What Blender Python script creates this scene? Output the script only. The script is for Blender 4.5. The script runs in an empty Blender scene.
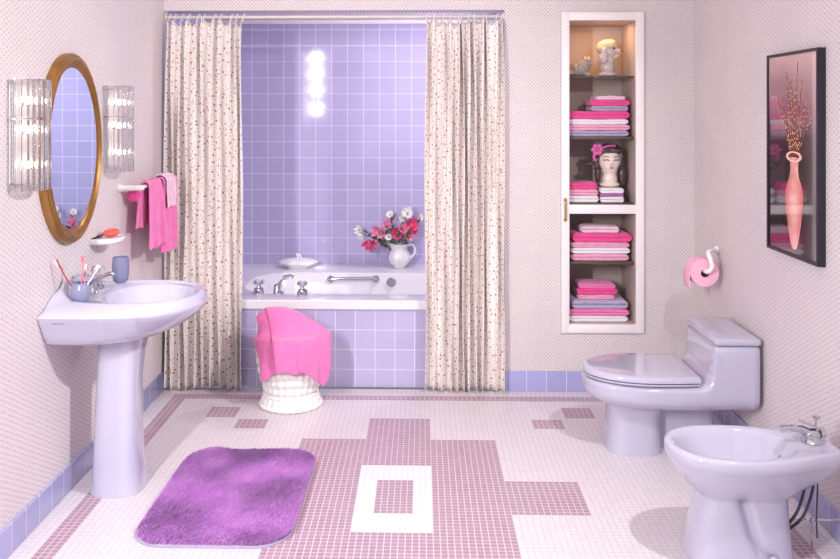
import bpy, bmesh, math, random
import numpy as np
from mathutils import Vector, noise
random.seed(7)
R = math.radians
PI = math.pi
SC = bpy.context.scene
COL = SC.collection
WL, WR, WB = -1.447, 1.505, 4.85        # left wall, right wall, back wall
JR = 0.458                              # right jamb of the alcove opening
AB = 6.05                               # alcove back wall

# ------------------------------------------------------------------ materials
def srgb(r, g, b):
    f = lambda c: (c/255/12.92) if c/255 <= .04045 else ((c/255+.055)/1.055)**2.4
    return (f(r), f(g), f(b), 1)

class NT:
    def __init__(s, name):
        m = bpy.data.materials.new(name); m.use_nodes = True
        s.m = m; s.t = m.node_tree; s.n = s.t.nodes; s.l = s.t.links
        s.b = s.n['Principled BSDF']
    def node(s, typ, **kw):
        n = s.n.new(typ)
        for k, v in kw.items(): setattr(n, k, v)
        return n
    def put(s, inp, v):
        if isinstance(v, bpy.types.NodeSocket): s.l.new(v, inp)
        else: inp.default_value = v
    def math(s, op, a, b=None, c=None, clamp=False):
        n = s.node('ShaderNodeMath', operation=op, use_clamp=clamp)
        s.put(n.inputs[0], a)
        if b is not None: s.put(n.inputs[1], b)
        if c is not None: s.put(n.inputs[2], c)
        return n.outputs[0]
    def mix(s, f, a, b):
        n = s.node('ShaderNodeMix', data_type='RGBA')
        s.put(n.inputs[0], f); s.put(n.inputs[6], a); s.put(n.inputs[7], b)
        return n.outputs[2]
    def maprange(s, v, a, b, c=0., d=1., smooth=True):
        n = s.node('ShaderNodeMapRange', interpolation_type='SMOOTHSTEP' if smooth else 'LINEAR')
        s.put(n.inputs[0], v); n.inputs[1].default_value = a; n.inputs[2].default_value = b
        n.inputs[3].default_value = c; n.inputs[4].default_value = d
        return n.outputs[0]
    def coords(s, kind='Object'):
        return s.node('ShaderNodeTexCoord').outputs[kind]
    def sep(s, v):
        n = s.node('ShaderNodeSeparateXYZ'); s.l.new(v, n.inputs[0]); return n.outputs
    def comb(s, x, y, z=0.):
        n = s.node('ShaderNodeCombineXYZ')
        for i, v in enumerate((x, y, z)): s.put(n.inputs[i], v)
        return n.outputs[0]
    def noise(s, vec, scale, detail=2, rough=.5):
        n = s.node('ShaderNodeTexNoise'); s.l.new(vec, n.inputs['Vector'])
        n.inputs['Scale'].default_value = scale; n.inputs['Detail'].default_value = detail
        n.inputs['Roughness'].default_value = rough
        return n.outputs['Fac']
    def bump(s, h, strength=.3, dist=.002):
        n = s.node('ShaderNodeBump'); s.l.new(h, n.inputs['Height'])
        n.inputs['Strength'].default_value = strength; n.inputs['Distance'].default_value = dist
        s.l.new(n.outputs[0], s.b.inputs['Normal'])

def mat(name, col, rough=.5, metal=0., coat=0., trans=0., ior=1.5, emit=None, estr=0., noise_amt=0., noise_scale=30., bump=0., sheen=0., spec=None):
    k = NT(name); b = k.b
    b.inputs['Base Color'].default_value = col
    b.inputs['Roughness'].default_value = rough
    b.inputs['Metallic'].default_value = metal
    b.inputs['Coat Weight'].default_value = coat
    b.inputs['Coat Roughness'].default_value = .04
    b.inputs['Transmission Weight'].default_value = trans
    b.inputs['IOR'].default_value = ior
    if sheen: b.inputs['Sheen Weight'].default_value = sheen
    if spec is not None: b.inputs['Specular IOR Level'].default_value = spec
    if emit:
        b.inputs['Emission Color'].default_value = emit; b.inputs['Emission Strength'].default_value = estr
    if noise_amt or bump:
        nz = k.noise(k.coords(), noise_scale, 4, .6)
        if noise_amt:
            dark = tuple(c*(1-noise_amt) for c in col[:3])+(1,)
            lite = tuple(min(1, c*(1+noise_amt)) for c in col[:3])+(1,)
            k.l.new(k.mix(k.maprange(nz, .3, .7), dark, lite), b.inputs['Base Color'])
        if bump: k.bump(nz, bump, .003)
    k.m.diffuse_color = col
    return k.m

def tile_mat(name, ax, pitch, off, gw, col, grout, rough=.25, var=.05, bump=.5, coat=0., axes=(True, True), blot=0.):
    k = NT(name); b = k.b
    o = k.sep(k.coords())
    def one(i):
        q = k.math('DIVIDE', k.math('SUBTRACT', o['XYZ'.index(ax[i])], off[i]), pitch[i])
        fr = k.math('FRACT', q)
        d = k.math('ABSOLUTE', k.math('SUBTRACT', fr, .5))
        g = k.maprange(d, .5-gw/pitch[i]*.75, .5-gw/pitch[i]*.3)
        return k.math('FLOOR', q), g
    fa, ga = one(0); fb, gb = one(1)
    if not axes[0]: ga = 0.
    if not axes[1]: gb = 0.
    g = k.math('MAXIMUM', ga, gb)
    wn = k.node('ShaderNodeTexWhiteNoise', noise_dimensions='3D')
    k.l.new(k.comb(fa, fb), wn.inputs[0])
    dark = tuple(c*(1-var) for c in col[:3])+(1,); lite = tuple(min(1, c*(1+var)) for c in col[:3])+(1,)
    c = k.mix(wn.outputs['Value'], dark, lite)
    if blot:
        nz = k.noise(k.coords(), 6, 3)
        c = k.mix(k.math('MULTIPLY', k.maprange(nz, .35, .7), blot), c, tuple(x*.82 for x in col[:3])+(1,))
    k.l.new(k.mix(g, c, grout), b.inputs['Base Color'])
    k.l.new(k.maprange(g, 0, 1, rough, .7), b.inputs['Roughness'])
    b.inputs['Coat Weight'].default_value = coat
    if bump: k.bump(k.math('SUBTRACT', 1., g), bump, .0015)
    k.m.diffuse_color = col
    return k.m

M = {}
WALLC = srgb(232, 221, 223)
def wallpaper(name, ax):
    k = NT(name); o = k.sep(k.coords())
    a = o['XYZ'.index(ax[0])]; b = o['XYZ'.index(ax[1])]
    p = 2*PI/.020
    if ax[0] == 'Y': a = k.math('MULTIPLY', a, .55)
    wv = k.math('MULTIPLY', k.noise(k.coords(), 40, 2), .012); a = k.math('ADD', a, wv)
    d1 = k.math('SINE', k.math('MULTIPLY', a, p))
    d2 = k.math('SINE', k.math('MULTIPLY', b, p))
    dot = k.maprange(k.math('MULTIPLY', d1, d2), .15, .75)
    nz = k.noise(k.coords(), 120, 3)
    dot = k.math('MULTIPLY', dot, k.maprange(nz, .3, .6, .45, 1.))
    big = k.noise(k.coords(), 3.0, 3)
    base = k.mix(k.maprange(big, .3, .7), srgb(228, 219, 219), srgb(222, 213, 215))
    k.l.new(k.mix(dot, base, srgb(194, 181, 187) if ax[0] == 'Y' else srgb(178, 163, 170)), k.b.inputs['Base Color'])
    k.b.inputs['Roughness'].default_value = .62
    k.bump(dot, .15, .001)
    return k.m
M['paper_side'] = wallpaper('dotted wallpaper side', 'YZ')
M['paper_back'] = wallpaper('dotted wallpaper back', 'XZ')
M['plaster'] = mat('white ceiling paint', srgb(236, 232, 232), .7, noise_amt=.02, noise_scale=8, bump=.05)
LILT = srgb(190, 182, 219); GRT = srgb(226, 218, 240)
TP = .1115
M['tile_back'] = tile_mat('lilac wall tile back', 'XZ', (TP, TP), (-1.187, 1.567), .0045, LILT, GRT, .05, .035, .4, 0.)
M['tile_side'] = tile_mat('lilac wall tile side', 'YZ', (TP, TP), (AB, 1.567), .0045, LILT, GRT, .12, .035, .5, .3)
M['tile_apron'] = tile_mat('lilac apron tile', 'XZ', (TP, TP), (-.433, .324), .0045, LILT, GRT, .14, .035, .5, .3)
BB = srgb(168, 168, 214)
M['bb_back'] = tile_mat('lilac baseboard tile back', 'XZ', (.110, 1), (.47, -.3), .003, BB, GRT, .2, .05, .3, .2, (True, False))
M['bb_side'] = tile_mat('lilac baseboard tile side', 'YZ', (.110, 1), (.045, -.3), .003, BB, GRT, .2, .05, .3, .2, (True, False))
S = .0254
M['mosaic_white'] = tile_mat('white floor mosaic', 'XY', (S, S), (-10.4*S, 150*S), .0032, srgb(224, 215, 220), srgb(208, 197, 205), .34, .03, .3, .05)
M['mosaic_pure'] = tile_mat('bright white floor mosaic', 'XY', (S, S), (-10.4*S, 150*S), .0026, srgb(238, 230, 237), srgb(222, 212, 223), .34, .02, .3, .05)
M['mosaic_mauve'] = tile_mat('mauve floor mosaic', 'XY', (S, S), (-10.4*S, 150*S), .0035, srgb(174, 142, 157), srgb(222, 203, 214), .34, .07, .3, .05, blot=.3)
M['porcelain'] = mat('lilac grey porcelain', srgb(192, 189, 209), .09, coat=.6)
M['white_ceramic'] = mat('white ceramic', srgb(246, 243, 244), .12, coat=.5)
M['bath'] = mat('white acrylic bath', srgb(236, 232, 238), .14, coat=.4)
M['chrome'] = mat('chrome', srgb(205, 205, 212), .08, metal=1.)
M['crystal'] = mat('clear acrylic', (.97, .97, 1, 1), .02, trans=1., ior=1.47)
M['glass_rod'] = mat('clear glass rod', (.93, .93, .96, 1), .14, trans=1., ior=1.16, coat=1.)
M['gold'] = mat('antique gold', srgb(156, 114, 62), .28, metal=.7, noise_amt=.15, noise_scale=14)
M['brass'] = mat('brass', srgb(190, 160, 90), .25, metal=1.)
M['mirror'] = mat('mirror silver', (.80, .89, .96, 1), .004, metal=1.)
M['white_paint'] = mat('white satin paint', srgb(248, 242, 242), .35)
M['cab_in'] = mat('cabinet lining', srgb(200, 183, 177), .6, noise_amt=.03, noise_scale=60)
M['shelf_dark'] = mat('dark brown shelf', srgb(92, 74, 66), .4)
M['glass_shelf'] = mat('smoked glass shelf', srgb(150, 140, 130), .05, trans=.75, ior=1.45)
M['black'] = mat('black lacquer', srgb(34, 32, 44), .3)
M['rubber'] = mat('dark braided hose', srgb(70, 66, 76), .5)
M['wicker'] = None
M['soap'] = mat('coral soap', srgb(236, 96, 84), .3, coat=.3)
M['cup'] = mat('grey lilac stoneware', srgb(134, 137, 168), .25, coat=.3)
M['tumbler'] = mat('grey lilac plastic', srgb(122, 124, 156), .4)
M['bulb'] = mat('warm bulb', (1, .9, .75, 1), .3, emit=(1, .86, .66, 1), estr=7)
M['card'] = mat('roll core cardboard', srgb(110, 90, 84), .8)
M['rod_paint'] = mat('beige rod', srgb(226, 214, 208), .3)

def terry(name, col, amt=.10):
    k = NT(name)
    v = k.coords()
    n1 = k.noise(v, 420, 2, .7); n2 = k.noise(v, 26, 3)
    h = k.math('ADD', n1, k.math('MULTIPLY', n2, .6))
    dark = tuple(c*(1-amt*1.6) for c in col[:3])+(1,); lite = tuple(min(1, c*(1+amt)) for c in col[:3])+(1,)
    k.l.new(k.mix(k.maprange(h, .55, 1.05), dark, lite), k.b.inputs['Base Color'])
    k.b.inputs['Roughness'].default_value = .95
    k.b.inputs['Sheen Weight'].default_value = .35
    k.b.inputs['Specular IOR Level'].default_value = .1
    k.bump(n1, .8, .003)
    k.m.diffuse_color = col
    return k.m
M['t_hot'] = terry('hot pink terry', srgb(250, 84, 160))
M['t_mid'] = terry('bright pink terry', srgb(254, 132, 194))
M['t_pink'] = terry('pale pink terry', srgb(248, 176, 208))
M['t_blush'] = terry('blush terry', srgb(250, 208, 226))
M['t_white'] = terry('white terry', srgb(248, 242, 246), .04)
M['t_lilac'] = terry('lilac grey terry', srgb(186, 174, 204))
M['t_purple'] = terry('orchid terry', srgb(180, 116, 182))
M['tissue'] = mat('pink tissue paper', srgb(250, 190, 212), .9, noise_amt=.03, noise_scale=90, bump=.1)
k = NT('purple pile'); v = k.coords()
nn = k.noise(v, 9, 3, .55); n3 = k.noise(v, 130, 2)
cc = k.mix(k.maprange(nn, .3, .7), srgb(180, 106, 196), srgb(204, 134, 215))
k.l.new(k.mix(k.math('MULTIPLY', k.maprange(n3, .35, .7), .35), cc, srgb(222, 160, 230)), k.b.inputs['Base Color'])
k.b.inputs['Roughness'].default_value = .9; k.b.inputs['Sheen Weight'].default_value = .6
k.b.inputs['Specular IOR Level'].default_value = .1
M['pile'] = k.m

# curtain cloth: cream cotton sprinkled with tiny flowers
def curtain_mat():
    k = NT('sprigged curtain cotton'); uv = k.coords('UV')
    base = srgb(252, 245, 242)
    col = None
    def layer(prev, scale, thr, cols, seed):
        mp = k.node('ShaderNodeMapping'); k.l.new(uv, mp.inputs[0]); mp.inputs['Location'].default_value = (seed, seed*1.7, 0)
        vo = k.node('ShaderNodeTexVoronoi', feature='F1', voronoi_dimensions='2D')
        k.l.new(mp.outputs[0], vo.inputs['Vector']); vo.inputs['Scale'].default_value = scale
        vo.inputs['Randomness'].default_value = .75
        mask = k.maprange(vo.outputs['Distance'], thr, thr*.65)
        sp = k.sep(vo.outputs['Color'])
        ramp = k.node('ShaderNodeValToRGB'); ramp.color_ramp.interpolation = 'CONSTANT'
        k.l.new(sp[0], ramp.inputs[0])
        els = ramp.color_ramp.elements
        while len(els) < len(cols): els.new(.5)
        for i, c in enumerate(cols):
            els[i].position = i/len(cols); els[i].color = c
        return k.mix(mask, prev, ramp.outputs[0])
    c = layer(base, 52, .17, [srgb(214, 196, 184), srgb(200, 168, 160), srgb(226, 200, 190), srgb(188, 176, 160)], 3.1)
    c = layer(c, 24, .135, [srgb(176, 62, 76), srgb(158, 108, 106), srgb(196, 96, 104), srgb(150, 138, 126), srgb(168, 80, 84)], .7)
    k.l.new(c, k.b.inputs['Base Color'])
    k.b.inputs['Roughness'].default_value = .85; k.b.inputs['Specular IOR Level'].default_value = .15
    k.bump(k.noise(uv, 900, 1), .2, .0006)
    return k.m
M['curtain'] = curtain_mat()

def wicker_mat():
    k = NT('white woven wicker'); b = k.b
    b.inputs['Base Color'].default_value = srgb(244, 240, 238); b.inputs['Roughness'].default_value = .55
    k.bump(k.noise(k.coords(), 220, 2), .25, .001)
    return k.m
M['wicker'] = wicker_mat()

# ------------------------------------------------------------------ object helpers
def link(o, parent=None):
    COL.objects.link(o)
    if parent is not None: o.parent = parent
    return o

def rootloc(p):
    v = Vector((0, 0, 0))
    while p is not None:
        v += p.location; p = p.parent
    return v

def mesh(name, verts, faces, m, parent=None, smooth=True, local=False, uvs=None, auto=None):
    off = Vector((0, 0, 0)) if local else rootloc(parent)
    me = bpy.data.meshes.new(name)
    me.from_pydata([tuple(Vector(v)-off) for v in verts], [], faces)
    ms = m if isinstance(m, (list, tuple)) else [m]
    for x in ms: me.materials.append(x)
    if smooth:
        me.polygons.foreach_set('use_smooth', [True]*len(me.polygons))
    if uvs:
        ul = me.uv_layers.new(name='UVMap')
        for lp in me.loops: ul.data[lp.index].uv = uvs[lp.vertex_index]
    me.update()
    if auto is not None:
        me.set_sharp_from_angle(angle=R(auto))
    o = bpy.data.objects.new(name, me)
    return link(o, parent)

class G:
    """collects shapes for one mesh"""
    def __init__(s): s.v = []; s.f = []
    def add(s, vs, fs):
        n = len(s.v); s.v += [Vector(p) for p in vs]; s.f += [tuple(i+n for i in f) for f in fs]; return s
    def box(s, x0, x1, y0, y1, z0, z1):
        vs = [(x, y, z) for x in (x0, x1) for y in (y0, y1) for z in (z0, z1)]
        return s.add(vs, [(0, 1, 3, 2), (4, 6, 7, 5), (0, 4, 5, 1), (2, 3, 7, 6), (0, 2, 6, 4), (1, 5, 7, 3)])
    def rbox(s, x0, x1, y0, y1, z0, z1, r=.01, seg=3):
        bm = bmesh.new(); bmesh.ops.create_cube(bm, size=1)
        for v in bm.verts:
            v.co = Vector(((x0+x1)/2+v.co.x*(x1-x0), (y0+y1)/2+v.co.y*(y1-y0), (z0+z1)/2+v.co.z*(z1-z0)))
        bmesh.ops.bevel(bm, geom=bm.edges[:]+bm.verts[:], offset=r, segments=seg, profile=.5, affect='EDGES')
        bm.verts.index_update()
        vs = [v.co.copy() for v in bm.verts]; fs = [tuple(v.index for v in f.verts) for f in bm.faces]
        bm.free(); return s.add(vs, fs)
    def loft(s, rings, cap0=True, cap1=True, closed=True):
        n = len(rings[0]); vs = [p for r in rings for p in r]; fs = []
        for i in range(len(rings)-1):
            for j in range(n if closed else n-1):
                k2 = (j+1) % n
                fs.append((i*n+j, i*n+k2, (i+1)*n+k2, (i+1)*n+j))
        if cap0: fs.append(tuple(reversed(range(n))))
        if cap1: fs.append(tuple((len(rings)-1)*n+j for j in range(n)))
        return s.add(vs, fs)
    def tube(s, path, r, n=12, cap=True):
        P = [Vector(p) for p in path]; rs = r if isinstance(r, (list, tuple)) else [r]*len(P)
        rings = []; up = None
        for i, p in enumerate(P):
            d = (P[min(i+1, len(P)-1)]-P[max(i-1, 0)]).normalized()
            if up is None:
                up = Vector((0, 0, 1)) if abs(d.z) < .9 else Vector((1, 0, 0))
            a = d.cross(up).normalized(); b = a.cross(d).normalized(); up = b
            rings.append([p+a*math.cos(t)*rs[i]+b*math.sin(t)*rs[i] for t in [2*PI*j/n for j in range(n)]])
        return s.loft(rings, cap, cap)
    def lathe(s, prof, c=(0, 0, 0), n=32, axis='Z', cap=True):
        rings = []
        for r, h in prof:
            ring = []
            for j in range(n):
                t = 2*PI*j/n; a = r*math.cos(t); b = r*math.sin(t)
                p = {'Z': (a, b, h), 'Y': (a, h, -b), 'X': (h, a, b)}[axis]
                ring.append(Vector(c)+Vector(p))
            rings.append(ring)
        return s.loft(rings, cap, cap)
    def ball(s, c, r, n=16, m=10):
        r = r if isinstance(r, (list, tuple)) else (r, r, r)
        prof = [(math.sin(PI*i/m), -math.cos(PI*i/m)) for i in range(1, m)]
        g = G().lathe(prof, n=n)
        return s.add([(c[0]+p.x*r[0], c[1]+p.y*r[1], c[2]+p.z*r[2]) for p in g.v], g.f)
    def xf(s, fn):
        s.v = [Vector(fn(p)) for p in s.v]; return s
    def build(s, name, m, parent=None, smooth=True, auto=40, local=False):
        return mesh(name, s.v, s.f, m, parent, smooth, local, auto=auto)

def spline(pts, n=8):
    P = [Vector(p) for p in pts]; out = []
    for i in range(len(P)-1):
        p0 = P[max(i-1, 0)]; p1 = P[i]; p2 = P[i+1]; p3 = P[min(i+2, len(P)-1)]
        for k_ in range(n):
            t = k_/n
            out.append(.5*((2*p1)+(p2-p0)*t+(2*p0-5*p1+4*p2-p3)*t*t+(3*p1-p0-3*p2+p3)*t**3))
    out.append(P[-1]); return out

def subsurf(o, lv=1):
    m = o.modifiers.new('smooth', 'SUBSURF'); m.levels = lv; m.render_levels = lv; return o

def tag(o, label, cat, group=None, kind=None):
    o['label'] = label; o['category'] = cat
    if group: o['group'] = group
    if kind: o['kind'] = kind
    return o

def thing(name, loc, label, cat, group=None):
    e = bpy.data.objects.new(name, None); e.location = loc; e.empty_display_size = .05
    link(e); return tag(e, label, cat, group)

def struct(o):
    o['kind'] = 'structure'; return o

def dup(root, loc, label, group=None):
    r = root.copy(); r.location = loc; link(r); r['label'] = label
    if group: r['group'] = group
    for ch in list(root.children):
        c = ch.copy(); link(c, r)
        for g2 in list(ch.children):
            d = g2.copy(); link(d, c)
    return r

def grid(name, nu, nv, fn, m, parent=None, uv=None, thick=0., lv=0, closed_u=False):
    vs = [fn(i/(nu-1), j/(nv-1)) for j in range(nv) for i in range(nu)]
    fs = [(j*nu+i, j*nu+i+1, (j+1)*nu+i+1, (j+1)*nu+i) for j in range(nv-1) for i in range(nu-1)]
    uvs = [uv(i/(nu-1), j/(nv-1)) for j in range(nv) for i in range(nu)] if uv else None
    o = mesh(name, vs, fs, m, parent, uvs=uvs)
    if thick:
        md = o.modifiers.new('thickness', 'SOLIDIFY'); md.thickness = thick; md.offset = 0
    if lv: subsurf(o, lv)
    return o

# ------------------------------------------------------------------ the room
FY0 = .2
xs = sorted({WL, WR} | {t*S for t in (-53.4, -50.4, 51.6, 54.6, -43.4, -37.4, -36.4, -30.4, -34.4, -22.4, -10.4, -7.4, -1.4, 1.6, 13.6, 25.6, 28.6, 34.6, 21.6, 27.6)})
ys = sorted({FY0, 4.86} | {t*S for t in (184, 187, 180, 174, 173, 168, 167, 179, 172, 166, 162, 150, 144, 132, 126, 114, 102)})
def floor_slot(x, y):
    a = x/S; b = y/S
    inr = lambda x0, x1, y0, y1: x0 < a < x1 and y0 < b < y1
    if inr(-7.4, -1.4, 132, 144): return 1
    if inr(-10.4, 1.6, 126, 150): return 2
    if inr(-10.4, 1.6, 102, 173) or inr(-22.4, 13.6, 114, 162) or inr(-34.4, 25.6, 132, 144): return 1
    for x0, x1, y0, y1 in ((-43.4, -37.4, 173, 179), (-36.4, -30.4, 167, 172), (28.6, 34.6, 174, 180), (21.6, 27.6, 168, 173)):
        if inr(x0, x1, y0, y1): return 1
    if 184 < b < 187 and -53.4 < a < 54.6: return 1
    if b < 187 and (-53.4 < a < -50.4 or 51.6 < a < 54.6): return 1
    return 0
vs = [(x, y, 0) for y in ys for x in xs]; fs = []; sl = []
nx = len(xs)
for j in range(len(ys)-1):
    for i in range(nx-1):
        fs.append((j*nx+i, j*nx+i+1, (j+1)*nx+i+1, (j+1)*nx+i))
        sl.append(floor_slot((xs[i]+xs[i+1])/2, (ys[j]+ys[j+1])/2))
fl = mesh('floor', vs, fs, [M['mosaic_white'], M['mosaic_mauve'], M['mosaic_pure']], smooth=False)
for p, s_ in zip(fl.data.polygons, sl): p.material_index = s_
struct(fl)

CH = 2.75; T = .14
NX0, NX1, NZ0, NZ1 = .80, 1.195, .36, 2.075     # cabinet niche cut in the back wall
struct(G().box(WL-.1, WL, FY0, AB+.1, -.0, CH).build('wall_left', M['paper_side'], smooth=False))
struct(G().box(WR, WR+.1, FY0, WB+.0, 0, CH).build('wall_right', M['paper_side'], smooth=False))
g = G()
g.box(WL, JR, WB, WB+T, 2.118, CH)
g.box(JR, NX0, WB, WB+T, 0, CH)
g.box(NX1, WR+.1, WB, WB+T, 0, CH)
g.box(NX0, NX1, WB, WB+T, 0, NZ0)
g.box(NX0, NX1, WB, WB+T, NZ1, CH)
struct(g.build('wall_back', M['paper_back'], smooth=False))
struct(G().box(WL-.1, WR+.1, FY0, WB+T, CH, CH+.08).build('ceiling', M['plaster'], smooth=False))
struct(G().box(WL, JR, AB, AB+.1, 0, 2.3).build('wall_alcove_back', M['tile_back'], smooth=False))
struct(G().box(WL, WL+.008, WB+.04, AB, .0, 2.19).build('wall_alcove_left', M['tile_side'], smooth=False))
struct(G().box(JR, JR+.1, WB+T, AB+.1, 0, 2.3).build('wall_alcove_right', M['tile_side'], smooth=False))
struct(G().box(WL, JR, WB+T, AB, 2.19, 2.3).build('ceiling_alcove', M['plaster'], smooth=False))
struct(G().box(WL+.008, JR, AB-.012, AB, 2.165, 2.19).build('trim_1', M['white_paint'], smooth=False))
# tiled skirting
struct(G().rbox(JR, WR, WB-.011, WB, 0, .112, .003, 2).build('baseboard_back', M['bb_back']))
struct(G().rbox(WL, WL+.011, FY0, WB, 0, .106, .003, 2).build('baseboard_left', M['bb_side']))
struct(G().rbox(WR-.011, WR, FY0, WB-.011, 0, .106, .003, 2).build('baseboard_right', M['bb_side']))

# ------------------------------------------------------------------ bathtub
def rrect(x0, x1, y0, y1, r, z, n=12):
    pts = []
    for cx, cy, a0 in ((x1-r, y1-r, 0), (x0+r, y1-r, 90), (x0+r, y0+r, 180), (x1-r, y0+r, 270)):
        for i in range(n+1):
            t = R(a0+90*i/n); pts.append((cx+r*math.cos(t), cy+r*math.sin(t), z))
    return pts
tub = thing('bathtub', (-.5, 5.4, 0), 'built-in white bathtub with a lilac tiled front between the curtains', 'bathtub')
TX0, TX1, TY0, TY1 = WL+.010, JR-.002, 4.875, AB-.002
bx0, bx1, by0, by1 = -1.08, .36, 5.07, 5.74
out = lambda x0, x1, y0, y1, z: rrect(x0, x1, y0, y1, .004, z)
rings = [out(TX0, TX1, 4.876, TY1, .440), out(TX0, TX1, 4.872, TY1, .445), out(TX0, TX1, 4.872, TY1, .486), out(TX0, TX1, 4.878, TY1, .492)]
rings += [rrect(bx0-.02, bx1+.02, by0-.03, by1+.02, .27, .492), rrect(bx0, bx1, by0-.01, by1, .25, .488),
          rrect(bx0+.008, bx1-.008, by0, by1-.008, .24, .475), rrect(bx0+.04, bx1-.04, by0+.03, by1-.03, .22, .35),
          rrect(bx0+.10, bx1-.08, by0+.07, by1-.07, .18, .16), rrect(bx0+.16, bx1-.14, by0+.12, by1-.12, .14, .11)]
G().loft(rings, False, True).build('tub_shell', M['bath'], tub, auto=35)
G().box(WL+.010, JR-.002, 4.89, 4.93, 0.001, .458).build('tiled_front', M['tile_apron'], tub, smooth=False)['label'] = 'lilac tiled tub front'
# grab bar on the far inner wall
gb = G().tube(spline([(-.60, 5.72, .452), (-.60, 5.66, .462), (-.575, 5.652, .464), (-.45, 5.65, .466), (-.33, 5.652, .468), (-.305, 5.66, .466), (-.305, 5.72, .456)], 6), .011)
gb.lathe([(.022, -.006), (.022, .006)], (-.60, 5.712, .452), 16, 'Y'); gb.lathe([(.022, -.006), (.022, .006)], (-.305, 5.712, .456), 16, 'Y')
gb.build('grab_bar', M['chrome'], tub)['label'] = 'chrome grab bar on the inner far wall'
ov = G().lathe([(.028, 0), (.03, -.012), (.012, -.014), (.01, -.03), (.014, -.034)], (-.204, 5.712, .435), 20, 'Y')
ov.tube([(-.204, 5.68, .435), (-.204, 5.675, .46)], .005)
ov.build('overflow_knob', M['chrome'], tub)['label'] = 'small chrome overflow knob'

tf = thing('tub_faucet', (-.815, 5.04, .492), 'chrome deck-mounted tub spout between two clear cross handles', 'faucet')
sp = G().lathe([(.032, 0), (.032, .008), (.024, .014)], (-.835, 5.045, .492), 24)
rg = []
for t, (x, z, w, h) in enumerate(((-.845, .50, .022, .020), (-.842, .54, .024, .022), (-.815, .575, .026, .018), (-.78, .588, .028, .012), (-.752, .580, .027, .008))):
    rg.append([(x+math.cos(a)*(h if t < 2 else .004), 5.045+t*.012+math.sin(a)*w, z+(0 if t < 2 else math.cos(a)*h)) for a in [2*PI*q/16 for q in range(16)]])
sp.loft(rg); sp.build('spout', M['chrome'], tf)
for hx, hy in ((-.948, 5.035), (-.690, 5.0)):
    h = G().lathe([(.03, 0), (.031, .018), (.026, .034), (.014, .04), (.011, .052), (.0, .053)], (hx, hy, .492), 24).build('handle', M['chrome'], tf)
    kg = G().lathe([(.004, .040), (.022, .05), (.026, .062), (.020, .072), (.006, .078)], (hx, hy, .498), 8)
    for q in range(4):
        a = PI/4+q*PI/2
        kg.ball((hx+math.cos(a)*.026, hy+math.sin(a)*.026, .562), .012, 8, 6)
    kg.build('handle_knob', M['crystal'], h, smooth=False)['label'] = 'clear faceted knob'

# lidded dish on the ledge
dc = (-.843, 5.90, .492)
d = thing('covered_dish', dc, 'white lidded ceramic dish on the left of the tub ledge', 'dish')
g = G().lathe([(.07, 0), (.075, .004), (.10, .018), (.112, .026), (.112, .03), (.1, .03), (.0001, .03)], n=40)
g.xf(lambda p: (p.x*1.12, p.y*.8, p.z)).build('dish_base', M['white_ceramic'], d, local=True)
g = G().lathe([(.118, .03), (.128, .036), (.12, .048), (.085, .062), (.04, .068), (.012, .07)], n=48)
g.xf(lambda p: (p.x*(1.06+.04*math.cos(10*math.atan2(p.y, p.x))), p.y*.8*(1+.04*math.cos(10*math.atan2(p.y, p.x))), p.z)).build('dish_lid', M['white_ceramic'], d, local=True)
G().tube(spline([(.0, 0, .066), (-.004, 0, .078), (-.008, 0, .092), (.012, 0, .084), (.022, 0, .07)], 5), [.006]*21).build('lid_knob', M['white_ceramic'], d, local=True)

# pitcher with flowers
pc = (-.152, 5.915, .492)
pt = thing('pitcher', pc, 'white scalloped ceramic pitcher on the tub ledge holding flowers', 'pitcher')
prof = [(.040, 0), (.046, .004), (.042, .012), (.060, .03), (.074, .055), (.076, .075), (.064, .105), (.050, .128), (.052, .145), (.066, .165), (.062, .165), (.047, .145), (.045, .128), (.06, .1), (.068, .075), (.05, .03), (.001, .02)]
g = G().lathe(prof, n=48)
def pf(p):
    t = math.atan2(p.y, p.x); s_ = 1+.035*math.cos(9*t)*(1 if .02 < p.z < .13 else .3)
    lip = max(0, -math.cos(t))**4*max(0, p.z-.12)*.9
    return (p.x*s_-lip, p.y*s_, p.z+lip*.5)
g.xf(pf).build('jug_body', M['white_ceramic'], pt, local=True, auto=60)
G().tube(spline([(.055, 0, .15), (.085, 0, .158), (.103, 0, .13), (.098, 0, .095), (.07, 0, .06)], 6), .007).build('jug_handle', M['white_ceramic'], pt, local=True)

M['petal_white'] = mat('white petal', srgb(252, 248, 248), .6, noise_amt=.03)
M['petal_pink'] = mat('deep pink petal', srgb(238, 84, 146), .6, noise_amt=.12, noise_scale=90)
M['petal_rose'] = mat('rose petal', srgb(246, 150, 190), .6, noise_amt=.12, noise_scale=90)
M['stem'] = mat('green stem', srgb(104, 120, 84), .6, noise_amt=.15)
M['stamen'] = mat('yellow stamen', srgb(214, 190, 110), .6)
def petal(g, c, dirv, side, L, W):
    c = Vector(c); d_ = Vector(dirv).normalized(); s_ = Vector(side).normalized(); n_ = d_.cross(s_)
    pts = []; N = 6
    for i in range(N+1):
        t = i/N; w = W*math.sin(PI*min(1, t*.93+.05))**.8
        base = c+d_*L*t+n_*(-.35*L*t*t)
        pts += [base-s_*w+n_*w*.25, base, base+s_*w+n_*w*.25]
    fs = []
    for i in range(N):
        for j in range(2): fs.append((i*3+j, i*3+j+1, (i+1)*3+j+1, (i+1)*3+j))
    g.add(pts, fs)
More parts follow.
